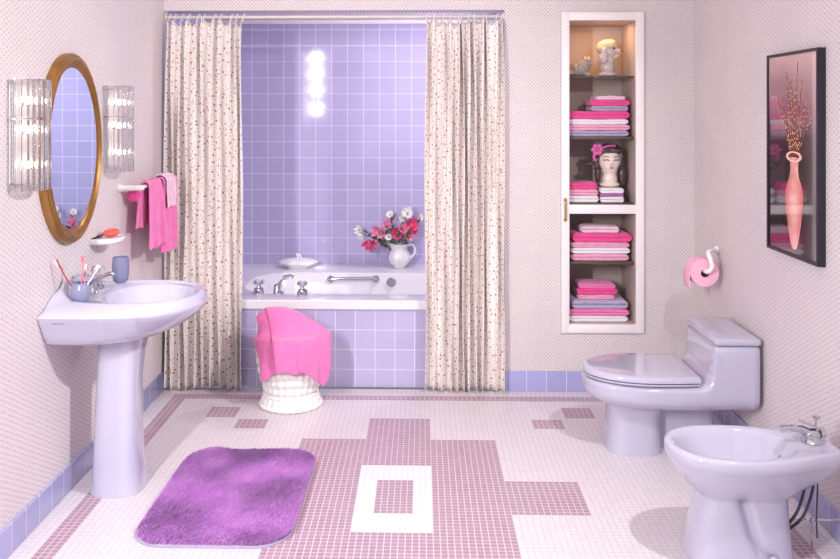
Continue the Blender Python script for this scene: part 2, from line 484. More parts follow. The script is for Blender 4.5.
def flower(x, y, z, size, m, facing, label, npet=6, bell=.12):
    t = thing('flower', (pc[0], pc[1], pc[2]+.1), label, 'flower', 'flowers in the white pitcher')
    c = Vector((x, y, z)); f = Vector(facing).normalized()
    a = f.orthogonal().normalized(); b = f.cross(a)
    base = Vector((pc[0]+max(-.03, min(.03, (x-pc[0])*.2)), pc[1]+max(-.02, min(.02, (y-pc[1])*.2)), pc[2]+.09))
    mid = base.lerp(c, .5)+Vector((0, 0, .035))
    st = G().tube(spline([base, mid, c-f*size*.35], 6), .0022, 6); st.build('stem', M['stem'], t)
    lf = G()
    for q in range(9):
        pp = base.lerp(c, .42+.05*q)+Vector((0, 0, .02)); dv = Vector((random.uniform(-1, 1), random.uniform(-1, .1), random.uniform(-.1, .8)))
        petal(lf, pp, dv, dv.cross(Vector((.3, .2, 1))), random.uniform(.03, .055), .009)
    o = lf.build('leaf', M['stem'], t); sd = o.modifiers.new('thickness', 'SOLIDIFY'); sd.thickness = .0008
    pg = G()
    for q in range(npet):
        an = 2*PI*q/npet+.3; rd = a*math.cos(an)+b*math.sin(an)
        petal(pg, c-f*size*.3, rd*(1-bell*.5)+f*(.55+bell), rd.cross(f), size*random.uniform(1.0, 1.25), size*.40)
    o = pg.build('petals', m, t); sd = o.modifiers.new('thickness', 'SOLIDIFY'); sd.thickness = .001; subsurf(o, 1)
    cg = G()
    for q in range(5):
        an = 2*PI*q/5; rd = a*math.cos(an)+b*math.sin(an)
        cg.tube([c-f*size*.2, c+f*size*.25+rd*size*.12], .0012, 5); cg.ball(c+f*size*.27+rd*size*.12, .0028, 6, 5)
    cg.build('stamens', M['stamen'], t)
FL = [(-.425, 5.93, .745, .045, 'petal_white', (-.6, -.7, .3), 'white blossom at the far left tip of the pitcher arrangement'),
      (-.415, 5.90, .712, .036, 'petal_white', (-.7, -.6, -.6), 'small white blossom hanging just below the leftmost white one'),
      (-.218, 5.93, .845, .040, 'petal_white', (-.2, -.8, .7), 'white blossom at the top left of the pitcher arrangement'),
      (-.100, 5.90, .858, .058, 'petal_white', (.1, -.9, .5), 'largest white blossom standing highest above the pitcher'),
      (-.015, 5.92, .832, .032, 'petal_white', (.6, -.7, .3), 'small starry white blossom at the right tip of the arrangement'),
      (-.075, 5.87, .786, .062, 'petal_pink', (.4, -.9, .3), 'deep pink bloom right of centre under the large white one'),
      (-.165, 5.86, .737, .060, 'petal_pink', (-.1, -1, .1), 'deep pink bloom at the front centre above the pitcher mouth'),
      (-.235, 5.88, .782, .052, 'petal_rose', (-.2, -.9, .5), 'rose bloom left of centre under the top left white one'),
      (-.305, 5.89, .742, .055, 'petal_rose', (-.5, -.9, .2), 'rose bloom at the left side between white and deep pink ones'),
      (-.352, 5.87, .660, .058, 'petal_pink', (-.6, -.8, -.5), 'pink and white bloom drooping lowest at the left'),
      (-.315, 5.86, .672, .045, 'petal_rose', (-.2, -.9, -.5), 'rose bloom drooping beside the lowest left bloom'),
      (-.090, 5.86, .720, .050, 'petal_rose', (.5, -.9, -.1), 'rose bloom low on the right by the pitcher handle'),
      (-.225, 5.85, .708, .034, 'petal_white', (-.1, -1, .2), 'small cream blossom low at the front among the leaves'),
      (-.060, 5.88, .752, .046, 'petal_pink', (.8, -.7, .1), 'deep pink bloom at the right edge of the arrangement'),
      (-.125, 5.85, .765, .05, 'petal_rose', (.1, -1, .3), 'rose bloom between the two deep pink ones at the centre of the bouquet'),
      (-.270, 5.86, .735, .05, 'petal_rose', (-.3, -1, .1), 'rose bloom left of the front deep pink one, above the small cream blossom'),
      (-.120, 5.89, .830, .042, 'petal_white', (-.3, -.9, .4), 'white blossom tucked just left of the largest white one')]
for q in FL: flower(q[0], q[1], q[2], q[3], M[q[4]], q[5], q[6])

# ------------------------------------------------------------------ curtains and rod
rod = thing('curtain_rod', (-.5, 4.868, 2.083), 'beige shower curtain rod across the tub opening', 'curtain rod')
G().tube([(WL+.005, 4.868, 2.083), (JR-.003, 4.868, 2.083)], .009, 14).build('rod', M['rod_paint'], rod)
for x in (WL+.008, JR-.006): G().lathe([(.022, -.005), (.022, .005)], (x, 4.868, 2.083), 20, 'X').build('flange', M['rod_paint'], rod)
G().box(WL+.012, JR, 4.93, 4.975, 2.158, 2.186).build('track', M['rod_paint'], rod, smooth=False)

def curtain(x0, x1, n, seed, label, flip):
    rnd = random.Random(seed)
    c = thing('shower_curtain', ((x0+x1)/2, 4.83, 0), label, 'curtain', 'sprigged cream shower curtains')
    ph = [rnd.uniform(-.5, .5) for _ in range(n*2+3)]; am = [rnd.uniform(.6, 1.15) for _ in range(n*2+3)]
    ed = [0]
    for i in range(n): ed.append(ed[-1]+rnd.uniform(.65, 1.35))
    ed = [e/ed[-1] for e in ed]
    W = x1-x0
    hang = [rnd.uniform(-.010, .012) for _ in range(n+1)]
    def fn(u, v):
        # u across, v from the bottom to the top
        q = u*n; i = min(int(q), n-1); f = q-i
        xx = ed[i]+(ed[i+1]-ed[i])*(f-.16*math.sin(2*PI*f)*(1-.5*v))
        gather = 1-.035*v**3 if seed % 2 else 1-.02*v**3
        x = x0+W*(.5+(xx-.5)*gather)
        amp = .042*am[i]*(1-f)+.042*am[i+1]*f
        w = math.cos(2*PI*f)
        w = math.copysign(abs(w)**.75, w)
        y = 4.832-.012*(1-v)**.5-amp*w*(1-.35*max(0, (v-.9)*10))
        wob = .004*math.sin(9*v+3*u*n+ph[i])+.005*noise.noise(Vector((u*7+seed, v*3.2, 1)))
        x += wob*1.2
        y += wob*.8+.010*noise.noise(Vector((u*11, v*2.4, seed)))*(1-v)
        y = min(y, 4.866)
        z = .012+.006*math.cos(2*PI*f)+.008*math.sin(u*9+seed)+v*(2.058-.012)
        if v > .97: z -= .010*(1-abs(math.cos(PI*f)))*(v-.97)/.03
        return (min(max(x, WL+.014), JR-.004), y, z)
    grid('cloth', n*16+1, 70, fn, M['curtain'], c, uv=lambda u, v: (u*W*2.4+seed, v*2.05), thick=.0012)
    for i in range(n+1):
        px, py, pz = fn(i/n, 1.)
        px = min(max(px, WL+.02), JR-.010)
        rg = []
        for a in range(13):
            t = R(-60+a*25)
            rg.append((px+.006*math.sin(t), 4.868+.019*math.cos(t)-.002, 2.080+.021*math.sin(t)))
        G().tube(rg, .0028, 8).build('hook', M['white_paint'], c)
    return c
curtain(-1.428, -.998, 10, 3, 'cream sprigged curtain gathered at the left side of the tub', False)
curtain(.017, .452, 11, 8, 'cream sprigged curtain gathered at the right side of the tub, next to the shelf niche', True)

# ------------------------------------------------------------------ washbasin
def ray_outline(poly, c, n):
    res = []
    m_ = len(poly)
    for j in range(n):
        t = 2*PI*(j+.5)/n; d_ = (math.cos(t), math.sin(t)); best = None
        for i in range(m_):
            ax, ay = poly[i][0]-c[0], poly[i][1]-c[1]; bx, by = poly[(i+1) % m_][0]-c[0], poly[(i+1) % m_][1]-c[1]
            ex, ey = bx-ax, by-ay; den = d_[0]*ey-d_[1]*ex
            if abs(den) < 1e-12: continue
            s_ = (ax*ey-ay*ex)/den; q = (ax*d_[1]-ay*d_[0])/den
            if s_ > 0 and -1e-6 <= q <= 1+1e-6:
                if best is None or s_ > best: best = s_
        res.append((c[0]+best*d_[0], c[1]+best*d_[1]))
    return res
YS = 3.548
sink = thing('washbasin', (WL, YS, 0), 'lilac grey pedestal washbasin against the left wall under the oval mirror', 'sink')
half = [(0.0, .318), (.06, .319), (.16, .320), (.26, .315), (.36, .292), (.44, .245), (.50, .180), (.54, .105), (.558, .04)]
half = [tuple(p)[:2] for p in spline([(a, b, 0) for a, b in half], 5)]
poly = [(a, -b) for a, b in half]+[(a, b) for a, b in reversed(half)]
N = 120
OUTL = ray_outline(poly, (.27, 0), N)
GAP = .002
def sring(sa, sb, z, zf=None, a0=GAP):
    r = []
    for a, b in OUTL:
        aa = max(a0, a*sa); bb = b*sb
        r.append((WL+aa, YS+bb, z if zf is None else zf(aa, bb)))
    return r
def inset(dist, z, zf=None, wallgap=None):
    r = []
    for a, b in OUTL:
        L_ = math.hypot(a-.27, b); k_ = (L_-dist)/L_
        aa = .27+(a-.27)*k_; bb = b*k_
        aa = max(aa, GAP if wallgap is None else wallgap)
        r.append((WL+aa, YS+bb, z if zf is None else zf(aa, bb)))
    return r
def oval(ca, ra, rb, z, e=2.3):
    r = []
    for j in range(N):
        t = 2*PI*(j+.5)/N; c_, s_ = math.cos(t), math.sin(t)
        k_ = (abs(c_/ra)**e+abs(s_/rb)**e)**(-1/e)
        r.append((WL+ca+c_*k_, YS+s_*k_, z))
    return r
def wz(a, b):
    f = max(0., min(1., (.31-abs(b))/.17)); f = f*f*(3-2*f)
    return .060*max(0, 1-a/.07)*f
ocr = lambda ca, ra, rb, zf, amin: [(max(x, WL+amin), y, zf(max(x-WL, amin), y-YS)) for x, y, z in oval(ca, ra, rb, 0, 2.5)]
def band(f, zf):
    o2 = oval(.268, .272, .243, 0, 2.5); r = []
    for (a, b), (x, y, z) in zip(OUTL, o2):
        aa = max(GAP, a*(1-f)+(x-WL)*f); bb = b*(1-f)+(y-YS)*f
        r.append((WL+aa, YS+bb, zf(aa, bb)))
    return r
rings = [sring(.50, .62, .640), sring(.60, .70, .647), sring(.72, .75, .657), sring(.83, .81, .684), sring(.915, .875, .715), sring(.975, .94, .745), sring(.996, .985, .763), sring(1, 1, 0, lambda a, b: .772+wz(a, b)),
         band(.06, lambda a, b: .779+wz(a, b)), band(.5, lambda a, b: .796+wz(a, b)), band(.9, lambda a, b: .811+wz(a, b)),
         ocr(.268, .268, .238, lambda a, b: .813+wz(a, b), .008), ocr(.268, .262, .232, lambda a, b: .812+wz(a, b), .014), ocr(.268, .255, .226, lambda a, b: .805+wz(a, b)*.3, .022), ocr(.268, .250, .221, lambda a, b: .802, .030)]
rings += [oval(.338, .176, .215, .801), oval(.338, .171, .209, .797), oval(.338, .166, .202, .784), oval(.335, .148, .180, .745), oval(.33, .115, .138, .705), oval(.322, .06, .07, .688), oval(.318, .024, .024, .684)]
o = G().loft(rings, True, True).build('basin', M['porcelain'], sink, auto=48)
G().lathe([(.022, 0), (.024, .004), (.012, .006)], (WL+.318, YS, .684), 20).build('drain', M['chrome'], sink)
ov = G().lathe([(.010, 0), (.012, .004), (.006, .005)], (0, 0, 0), 14)
ov.xf(lambda p: (WL+.178+p.z*.8, YS+p.y, .755+p.x*.9)).build('overflow', M['chrome'], sink)
# small maker's mark strokes on the near side
mk = G()
for i in range(5): mk.box(WL+.052+i*.010, WL+.052+i*.010+.007, YS-.306, YS-.285, .748, .752+.002*(i % 2))
mk.build('maker_mark', M['tumbler'], sink, smooth=False)
def sup(cx, cy, rx, ry, z, e=3., n=48):
    r = []
    for j in range(n):
        t = 2*PI*j/n; c_, s_ = math.cos(t), math.sin(t)
        k_ = (abs(c_/rx)**e+abs(s_/ry)**e)**(-1/e)
        r.append((cx+c_*k_, cy+s_*k_, z))
    return r
pr = [(-1.248, .104, .105, 0), (-1.248, .104, .105, .012), (-1.248, .100, .100, .03), (-1.250, .094, .095, .12), (-1.250, .086, .09, .30), (-1.246, .082, .09, .45), (-1.238, .084, .093, .56), (-1.230, .094, .10, .62), (-1.222, .105, .108, .650)]
G().loft([sup(cx, YS+.015, rx, ry, z, 3.4) for cx, rx, ry, z in pr]).build('pedestal', M['porcelain'], sink, auto=60)

fc = thing('basin_faucet', (WL+.075, YS, .803), 'chrome basin tap with curved spout and two clear knob handles on the washbasin', 'faucet')
g = G().lathe([(.026, 0), (.027, .006), (.020, .016), (.016, .04), (.016, .052)], (WL+.085, YS, .8025), 24)
g.tube(spline([(WL+.085, YS, .835), (WL+.098, YS, .858), (WL+.130, YS-.002, .870), (WL+.168, YS-.004, .884), (WL+.182, YS-.004, .878)], 6), [.014]*6+[.012]*6+[.009]*6+[.010]*7, 14)
g.build('spout', M['chrome'], fc)
G().tube([(WL+.06, YS, .84), (WL+.06, YS, .885)], .003, 8).ball((WL+.06, YS, .888), .007, 10, 8).build('lift_rod', M['chrome'], fc)
for dy in (-.11, .11):
    h = G().lathe([(.024, 0), (.025, .006), (.014, .014), (.011, .045), (.016, .05)], (WL+.075, YS+dy, .8025), 20).build('handle', M['chrome'], fc)
    kg = G().lathe([(.008, .05), (.026, .058), (.031, .074), (.026, .09), (.010, .096)], (WL+.075, YS+dy, .8025), 9)
    kg.build('handle_knob', M['crystal'], h, smooth=False)['label'] = 'clear faceted knob'

# toothbrush cup, brushes and tumbler
cupc = (-1.343, 3.395, .8025)
cu = G().lathe([(.026, 0), (.031, .004), (.038, .022), (.039, .04), (.036, .060), (.031, .070), (.032, .075), (.028, .074), (.027, .066), (.034, .04), (.031, .015), (.001, .008)], cupc, 36)
cu = cu.build('toothbrush_cup', M['cup'])
tag(cu, 'small round grey lilac cup with toothbrushes on the near end of the washbasin', 'cup')
def brush(name_l, top, bot, m, headm, curve, label):
    t = thing('toothbrush', bot, label, 'toothbrush', 'toothbrushes in the cup')
    a, b = Vector(bot), Vector(top); md = a.lerp(b, .5)+Vector(curve)
    pts = spline([a, md, b], 8)
    G().tube(pts, [.0036]*5+[.003]*4+[.0026]*4+[.0034]*4, 8).build('handle', m, t)
    d_ = (pts[-1]-pts[-3]).normalized(); sd = d_.cross(Vector((0, 1, 0))).normalized()
    g = G()
    for i in range(5):
        for s_ in (-1, 1):
            p = pts[-1]-d_*(.003+i*.0045)+Vector((0, s_*.0018, 0))
            g.tube([p, p+sd*.011], .0019, 6)
    g.build('bristles', headm, t)
M['red_pl'] = mat('red plastic', srgb(168, 32, 44), .25, coat=.4)
M['pink_pl'] = mat('translucent pink plastic', srgb(250, 130, 160), .25, trans=.3)
M['white_pl'] = mat('white plastic', srgb(246, 240, 242), .3)
M['peach_pl'] = mat('peach bristle', srgb(250, 214, 200), .6)
brush('', (-1.420, 3.345, .975), (-1.336, 3.402, .815), M['red_pl'], M['peach_pl'], (-.004, 0, -.014), 'red curved toothbrush leaning left in the cup')
brush('', (-1.345, 3.43, .975), (-1.345, 3.392, .815), M['pink_pl'], M['pink_pl'], (0, 0, 0), 'pink toothbrush standing upright in the middle of the cup')
brush('', (-1.262, 3.38, .945), (-1.352, 3.390, .815), M['white_pl'], M['white_pl'], (0, 0, 0), 'white toothbrush leaning right in the cup')
brush('', (-1.325, 3.42, .945), (-1.338, 3.385, .815), M['pink_pl'], M['peach_pl'], (0, .008, 0), 'shorter pink toothbrush with a pale head just right of the upright one')
tu = G().lathe([(.026, 0), (.030, .004), (.035, .03), (.037, .06), (.036, .09), (.033, .112), (.030, .112), (.033, .06), (.026, .01), (.001, .008)], (-1.318, 3.775, .8025), 36).build('tumbler', M['tumbler'])
tag(tu, 'tall grey lilac tumbler on the far end of the washbasin', 'tumbler')

# ------------------------------------------------------------------ oval mirror
MY, MZ, MA, MB_ = 3.520, 1.400, .297, .388
mi = thing('oval_mirror', (WL, MY, MZ), 'oval mirror in a moulded gold frame between two glass rod sconces', 'mirror')
prof = [(0, .0), (0, .022), (-.006, .030), (-.014, .030), (-.020, .038), (-.030, .040), (-.038, .032), (-.046, .024), (-.056, .022), (-.060, .016), (-.060, .0)]
rings = []
n = 96
for j in range(n):
    t = 2*PI*j/n
    nv = Vector((math.cos(t)/MA, math.sin(t)/MB_)).normalized()
    rings.append([(WL+.001+h, MY+MA*math.cos(t)+nv.x*d_, MZ+MB_*math.sin(t)+nv.y*d_) for d_, h in prof])
rings.append(rings[0])
G().loft([[p for p in r] for r in rings], False, False, closed=False).build('frame', M['gold'], mi, auto=50)
G().lathe([(1, 0), (1, .004)], n=96).xf(lambda p: (WL+.014+p.z+p.x*(MA-.055)*.042, MY+p.x*(MA-.055), MZ+p.y*(MB_-.055))).build('mirror_glass', M['mirror'], mi)

# ------------------------------------------------------------------ sconces
def sconce(yc, label):
    s = thing('wall_sconce', (WL, yc, 1.264), label, 'wall lamp', 'glass rod wall sconces')
    L_ = lambda g, nm, m, **kw: g.build(nm, m, s, local=True, **kw)
    L_(G().rbox(.001, .012, -.07, .07, .03, .38, .004, 2), 'backplate', M['white_paint'])
    def half(r, z0, z1, r0=0.):
        g = G(); a = [PI*i/24-PI/2 for i in range(25)]
        o_ = [(.004+r*math.cos(t), r*math.sin(t)) for t in a]; i_ = [(.004+r0*math.cos(t), r0*math.sin(t)) for t in a]
        return g.loft([[(x, y, z0) for x, y in o_]+[(x, y, z0) for x, y in reversed(i_)], [(x, y, z1) for x, y in o_]+[(x, y, z1) for x, y in reversed(i_)]])
    L_(half(.108, .258, .262, .086), 'divider', M['chrome'])
    L_(half(.100, .396, .400, .082), 'top_band', M['chrome'])
    zs = ((.264, .396, 15), (.004, .256, 15))
    for z0, z1, nn in zs:
        for i in range(nn):
            t = PI*(i+.5)/nn-PI/2
            L_(G().lathe([(.0072, z0), (.0085, z0+.003), (.0085, z1-.003), (.0072, z1)], (.004+.094*math.cos(t), .094*math.sin(t), 0), 10), 'glass_rod', M['glass_rod'])
    for z in (.095, .215, .325):
        L_(G().lathe([(.004, -.03), (.010, -.018), (.013, 0), (.009, .018), (.002, .032)], (.045, 0, z), 14, 'Y'), 'bulb', M['bulb'])
        L_(G().tube([(.01, 0, z-.01), (.045, 0, z-.012)], .006, 8), 'lamp_holder', M['chrome'])
    return s
s1 = sconce(3.098, 'glass rod wall sconce at the left of the oval mirror')
dup(s1, (WL, 4.005, 1.268), 'glass rod wall sconce at the right of the oval mirror')

# ------------------------------------------------------------------ soap dish, soap
sd = thing('soap_dish', (WL, 3.845, .99), 'white ceramic wall soap dish below the right edge of the mirror', 'soap dish')
rg = []
for sc, z in ((.90, -.026), (.98, -.016), (1.0, -.002), (.99, .006), (.93, .008), (.88, .003), (.5, .001)):
    ring = []
    for j in range(40):
        t = -PI/2+PI*j/39
        ring.append((WL+.001+max(0, .118*sc*abs(math.cos(t))**.7), 3.845+.098*sc*math.copysign(abs(math.sin(t))**.8, math.sin(t)), 0.988+z*.8))
    rg.append(ring)
G().loft(rg).build('tray', M['white_ceramic'], sd, auto=60)
so = G().ball((WL+.062, 3.845, 1.0105), (.034, .052, .020), 28, 16).build('soap_bar', M['soap'])
tag(so, 'oval coral soap bar on the white wall dish', 'soap')

# ------------------------------------------------------------------ towel bar and towels
tb = thing('towel_bar', (WL, 4.13, 1.19), 'white ceramic towel bar on the left wall holding pink towels', 'towel bar')
for yy in (4.125, 4.735):
    rg = []
    for x, w, h in ((.001, .030, .022), (.012, .028, .019), (.03, .020, .014), (.07, .020, .014), (.10, .019, .014), (.118, .012, .010)):
        rg.append([(WL+x, yy+math.cos(a)*w, 1.186+math.sin(a)*h) for a in [2*PI*q/20 for q in range(20)]])
    G().loft(rg).build('bracket', M['white_ceramic'], tb)
G().tube([(WL+.095, 4.13, 1.186), (WL+.095, 4.73, 1.186)], .010, 14).build('bar', M['white_ceramic'], tb)

def bar_towel(name, y0, y1, zb, zf, m, label, r=.020, gather=0., wav=.012, seed=1, thick=.012, cat='towel', skew=0.):
    XB, ZB = WL+.095, 1.186
    Lb = ZB-zb; Lf = ZB-zf; arc = PI*r; tot = Lb+arc+Lf
    def fn(u, v):
        s_ = v*tot
        yy = y0+(y1-y0)*u
        if s_ < Lb:
            x = XB-r; z = zb+s_; dn = 1-s_/Lb
            side = -1
        elif s_ < Lb+arc:
            a = PI-(s_-Lb)/r; x = XB+r*math.cos(a); z = ZB+r*math.sin(a); dn = 0; side = 0
        else:
            x = XB+r; z = ZB-(s_-Lb-arc); dn = (s_-Lb-arc)/Lf; side = 1
        yc = (y0+y1)/2
        yy = yc+(yy-yc)*(1-gather*(1-dn)) + skew*dn*(1 if side > 0 else -.3)
        w = wav*(math.sin(u*13+seed)+.5*math.sin(u*25+seed*2+dn*2))
        x += side*(w*dn**.6*(.9 if side > 0 else .35)+.004*dn)+.006*noise.noise(Vector((u*5, v*6, seed)))
        z += .010*noise.noise(Vector((u*4, seed, 0)))*dn
        if side == 0: z += .003*math.sin(u*15)
        x = max(x, WL+.022)
        return (x, yy, z)
    o = grid(name, 36, 60, fn, m, None, thick=thick, lv=1)
    return tag(o, label, cat, 'pink towels on the wall bar')
near_towel = bar_towel('towel', 4.180, 4.440, .98, .875, M['t_mid'], 'bright pink hand towel hanging nearest on the wall bar, narrower one', .022, .25, .014, 1, .012, skew=.02)
bar_towel('towel', 4.445, 4.70, .90, .820, M['t_mid'], 'larger bright pink towel hanging at the far end of the wall bar', .022, .1, .015, 4, .012)
o = bar_towel('washcloth', 4.45, 4.60, 1.09, 1.055, M['t_blush'], 'pale pink washcloth laid over the larger towel on the wall bar', .038, .1, .006, 2, .008, 'washcloth')
# bunched towel end near the bracket
def bunch(u, v):
    t = 2*PI*u; L_ = v
    rr = .026+.010*math.sin(3*t+4*L_)
    return (WL+.055+rr*1.25*math.cos(t), 4.165+.05*(L_-.5)+.012*math.sin(t*2), 1.165-.012*L_+rr*math.sin(t)-.01*math.cos(6*L_))
bt = G(); rg = []
for i in range(12):
    v_ = i/11; k_ = math.sin(PI*(.08+.84*v_))**.5
    rg.append([(WL+.053+.034*k_*math.cos(t)+.004*math.sin(3*t), 4.155+.05*v_, 1.142+.030*k_*math.sin(t)+.004*math.sin(4*t+v_*5)) for t in [2*PI*q/28 for q in range(28)]])
bt = bt.loft(rg).build('rolled_end', M['t_hot'], near_towel)
bt['label'] = 'hot pink rolled end'

# ------------------------------------------------------------------ wicker basket with draped towel
BC = Vector((-.695, 4.60, 0))
bp = [(.152, .0), (.160, .012), (.156, .03), (.142, .052), (.134, .066), (.138, .085), (.150, .12), (.166, .18), (.176, .24), (.180, .30), (.178, .335), (.172, .352)]
def brad(z):
    for (r0, z0), (r1, z1) in zip(bp, bp[1:]):
        if z0 <= z <= z1: return r0+(r1-r0)*(z-z0)/(z1-z0)
    return 0
bk_ = thing('wicker_basket', BC, 'white woven wicker basket on the floor with a pink towel over it', 'basket')
rings = []; nz = 90; nt = 144
for i in range(nz+1):
    z = .352*i/nz; ring = []
    for j in range(nt):
        t = 2*PI*j/nt
        w = 1.9*math.sin(t*13+z*66)*math.sin(t*13-z*66)
        r = brad(z)+.0045*w
        ring.append((BC.x+r*math.cos(t), BC.y+r*math.sin(t), max(.0, z)))
    rings.append(ring)
for r, z in ((.160, .352), (.158, .30), (.14, .12), (.12, .09)):
    rings.append([(BC.x+r*math.cos(2*PI*j/nt), BC.y+r*math.sin(2*PI*j/nt), z) for j in range(nt)])
G().loft(rings).build('basket_body', M['wicker'], bk_, auto=180)
def braid(z, r, a, nm):
    g = G()
    for s_ in (0, PI):
        pts = []
        for j in range(145):
            t = 2*PI*j/144
            pts.append((BC.x+(r+a*math.cos(30*t+s_))*math.cos(t), BC.y+(r+a*math.cos(30*t+s_))*math.sin(t), z+a*math.sin(30*t+s_)))
        g.tube(pts, .0065, 8)
    g.build(nm, M['wicker'], bk_)
braid(.352, .170, .006, 'rim'); braid(.066, .136, .005, 'waist_band'); braid(.012, .158, .005, 'base_band')
# arched handle carries the towel
hp = [(BC.x-.165+.33*(i/20)**1.15, BC.y-.02*math.sin(PI*i/20), .345+.128*math.sin(PI*(i/20)**.55)**.75) for i in range(20)]+[(BC.x+.165, BC.y, .345)]
G().tube(hp, .011, 10).build('handle', M['wicker'], bk_)

def drape(ox, oy, sx, sy, deg, off):
    """square towel let fall over the basket: small position based cloth"""
    nu, nv = 40, 50
    U, V = np.meshgrid(np.linspace(-.5, .5, nu), np.linspace(-.5, .5, nv), indexing='ij')
    ang = R(deg)
    X = U*sx; Y = V*sy
    P = np.stack([BC.x+ox+X*math.cos(ang)-Y*math.sin(ang), BC.y+oy+X*math.sin(ang)+Y*math.cos(ang), .50+off+0*X], -1)
    rng = np.random.RandomState(3)
    P[..., 2] += rng.rand(nu, nv)*.004+.012*np.sin(U*9)*np.cos(V*7)
    Q = P.copy(); dx = sx/(nu-1); dy = sy/(nv-1)
    zp = np.array([b[1] for b in bp]); rp = np.array([b[0] for b in bp])
    hpn = np.array(hp)
    def relax(a, b, L_, k_=.5):
        d_ = b-a; l = np.linalg.norm(d_, axis=-1, keepdims=True)+1e-9
        c = d_*(1-L_/l)*k_; a += c; b -= c
    for it in range(240):
        vel = (P-Q)*.94; Q = P.copy(); PS = P.copy()
        P = P+vel; P[..., 2] -= .0016
        for k2 in range(9):
            for par in (0, 1):
                relax(P[par:-1:2], P[par+1::2], dx) if (nu-par) % 2 == 0 else relax(P[par:-1:2], P[par+1::2][:P[par:-1:2].shape[0]], dx)
                a = P[:, par:-1:2]; b = P[:, par+1::2]; m_ = min(a.shape[1], b.shape[1]); relax(a[:, :m_], b[:, :m_], dy)
            dd = math.hypot(dx, dy)
            relax(P[:-1:2, :-1:2], P[1::2, 1::2], dd, .3); relax(P[1::2, :-1:2], P[:-1:2, 1::2], dd, .3)
            relax(P[1:-1:2, 1:-1:2], P[2::2, 2::2], dd, .3)
            # bending
            relax(P[:-3], P[3:], 3*dx, .012); relax(P[:, :-3], P[:, 3:], 3*dy, .012)
            # collision with the basket
            dxy = P[..., :2]-np.array([BC.x, BC.y]); rho = np.linalg.norm(dxy, axis=-1)+1e-9
            rr = np.interp(P[..., 2], zp, rp)+.013+off
            P0 = P.copy(); ztop = .366+off
            ins = (rho < rr) & (P[..., 2] < ztop)
            pen_r = rr-rho; pen_z = ztop-P[..., 2]
            side = ins & (pen_r < pen_z)
            top = ins & ~side
            sc = np.where(side, rr/rho, 1.)
            P[..., 0] = BC.x+dxy[..., 0]*sc; P[..., 1] = BC.y+dxy[..., 1]*sc
            P[..., 2] = np.where(top, ztop, P[..., 2])
            # handle arch
            for h in hpn[1:-1]:
                dv = P-h; l = np.linalg.norm(dv, axis=-1, keepdims=True)+1e-9
                P = np.where(l < .026+off, h+dv/l*(.026+off), P)
            P[..., 2] = np.maximum(P[..., 2], .02)
            P[..., 1] = np.minimum(P[..., 1], 4.862)
            hit = np.linalg.norm(P-P0, axis=-1, keepdims=True) > 1e-7
            n_ = (P-P0)/(np.linalg.norm(P-P0, axis=-1, keepdims=True)+1e-9)
            mv = P-PS; tn = mv-n_*(mv*n_).sum(-1, keepdims=True)
            P = np.where(hit, P-tn*.55, P)
            Q = np.where(hit, P-(P-Q)*.12, Q)
    for i in range(nu):
        for j in range(nv):
            p = P[i, j]; d_ = p-np.array([BC.x, BC.y, .25]); d_ /= np.linalg.norm(d_)
            w_ = noise.noise(Vector((p[0]*11+p[2]*3, p[1]*11+off*90, p[2]*5)))
            th = math.atan2(p[1]-BC.y, p[0]-BC.x); low = max(0., min(1., (.40-p[2])/.22))
            P[i, j] = p+d_*(.012+.014*w_+.011*low*(math.sin(th*9+p[2]*8+off*200)+.5*math.sin(th*17+1+off*90)))
    return P
vs = []; fs = []
for args in ((-.045, -.085, .25, .445, 4, 0.), (.060, -.075, .33, .43, 24, .012)):
    P = drape(*args); nu, nv = P.shape[:2]; n0 = len(vs)
    vs += P.reshape(-1, 3).tolist()
    fs += [(n0+i*nv+j, n0+i*nv+j+1, n0+(i+1)*nv+j+1, n0+(i+1)*nv+j) for i in range(nu-1) for j in range(nv-1)]
o = mesh('towel', vs, fs, M['t_mid'])
md = o.modifiers.new('thickness', 'SOLIDIFY'); md.thickness = .009; md.offset = 0
subsurf(o, 1)
tag(o, 'bright pink towel draped over the white wicker basket', 'towel')

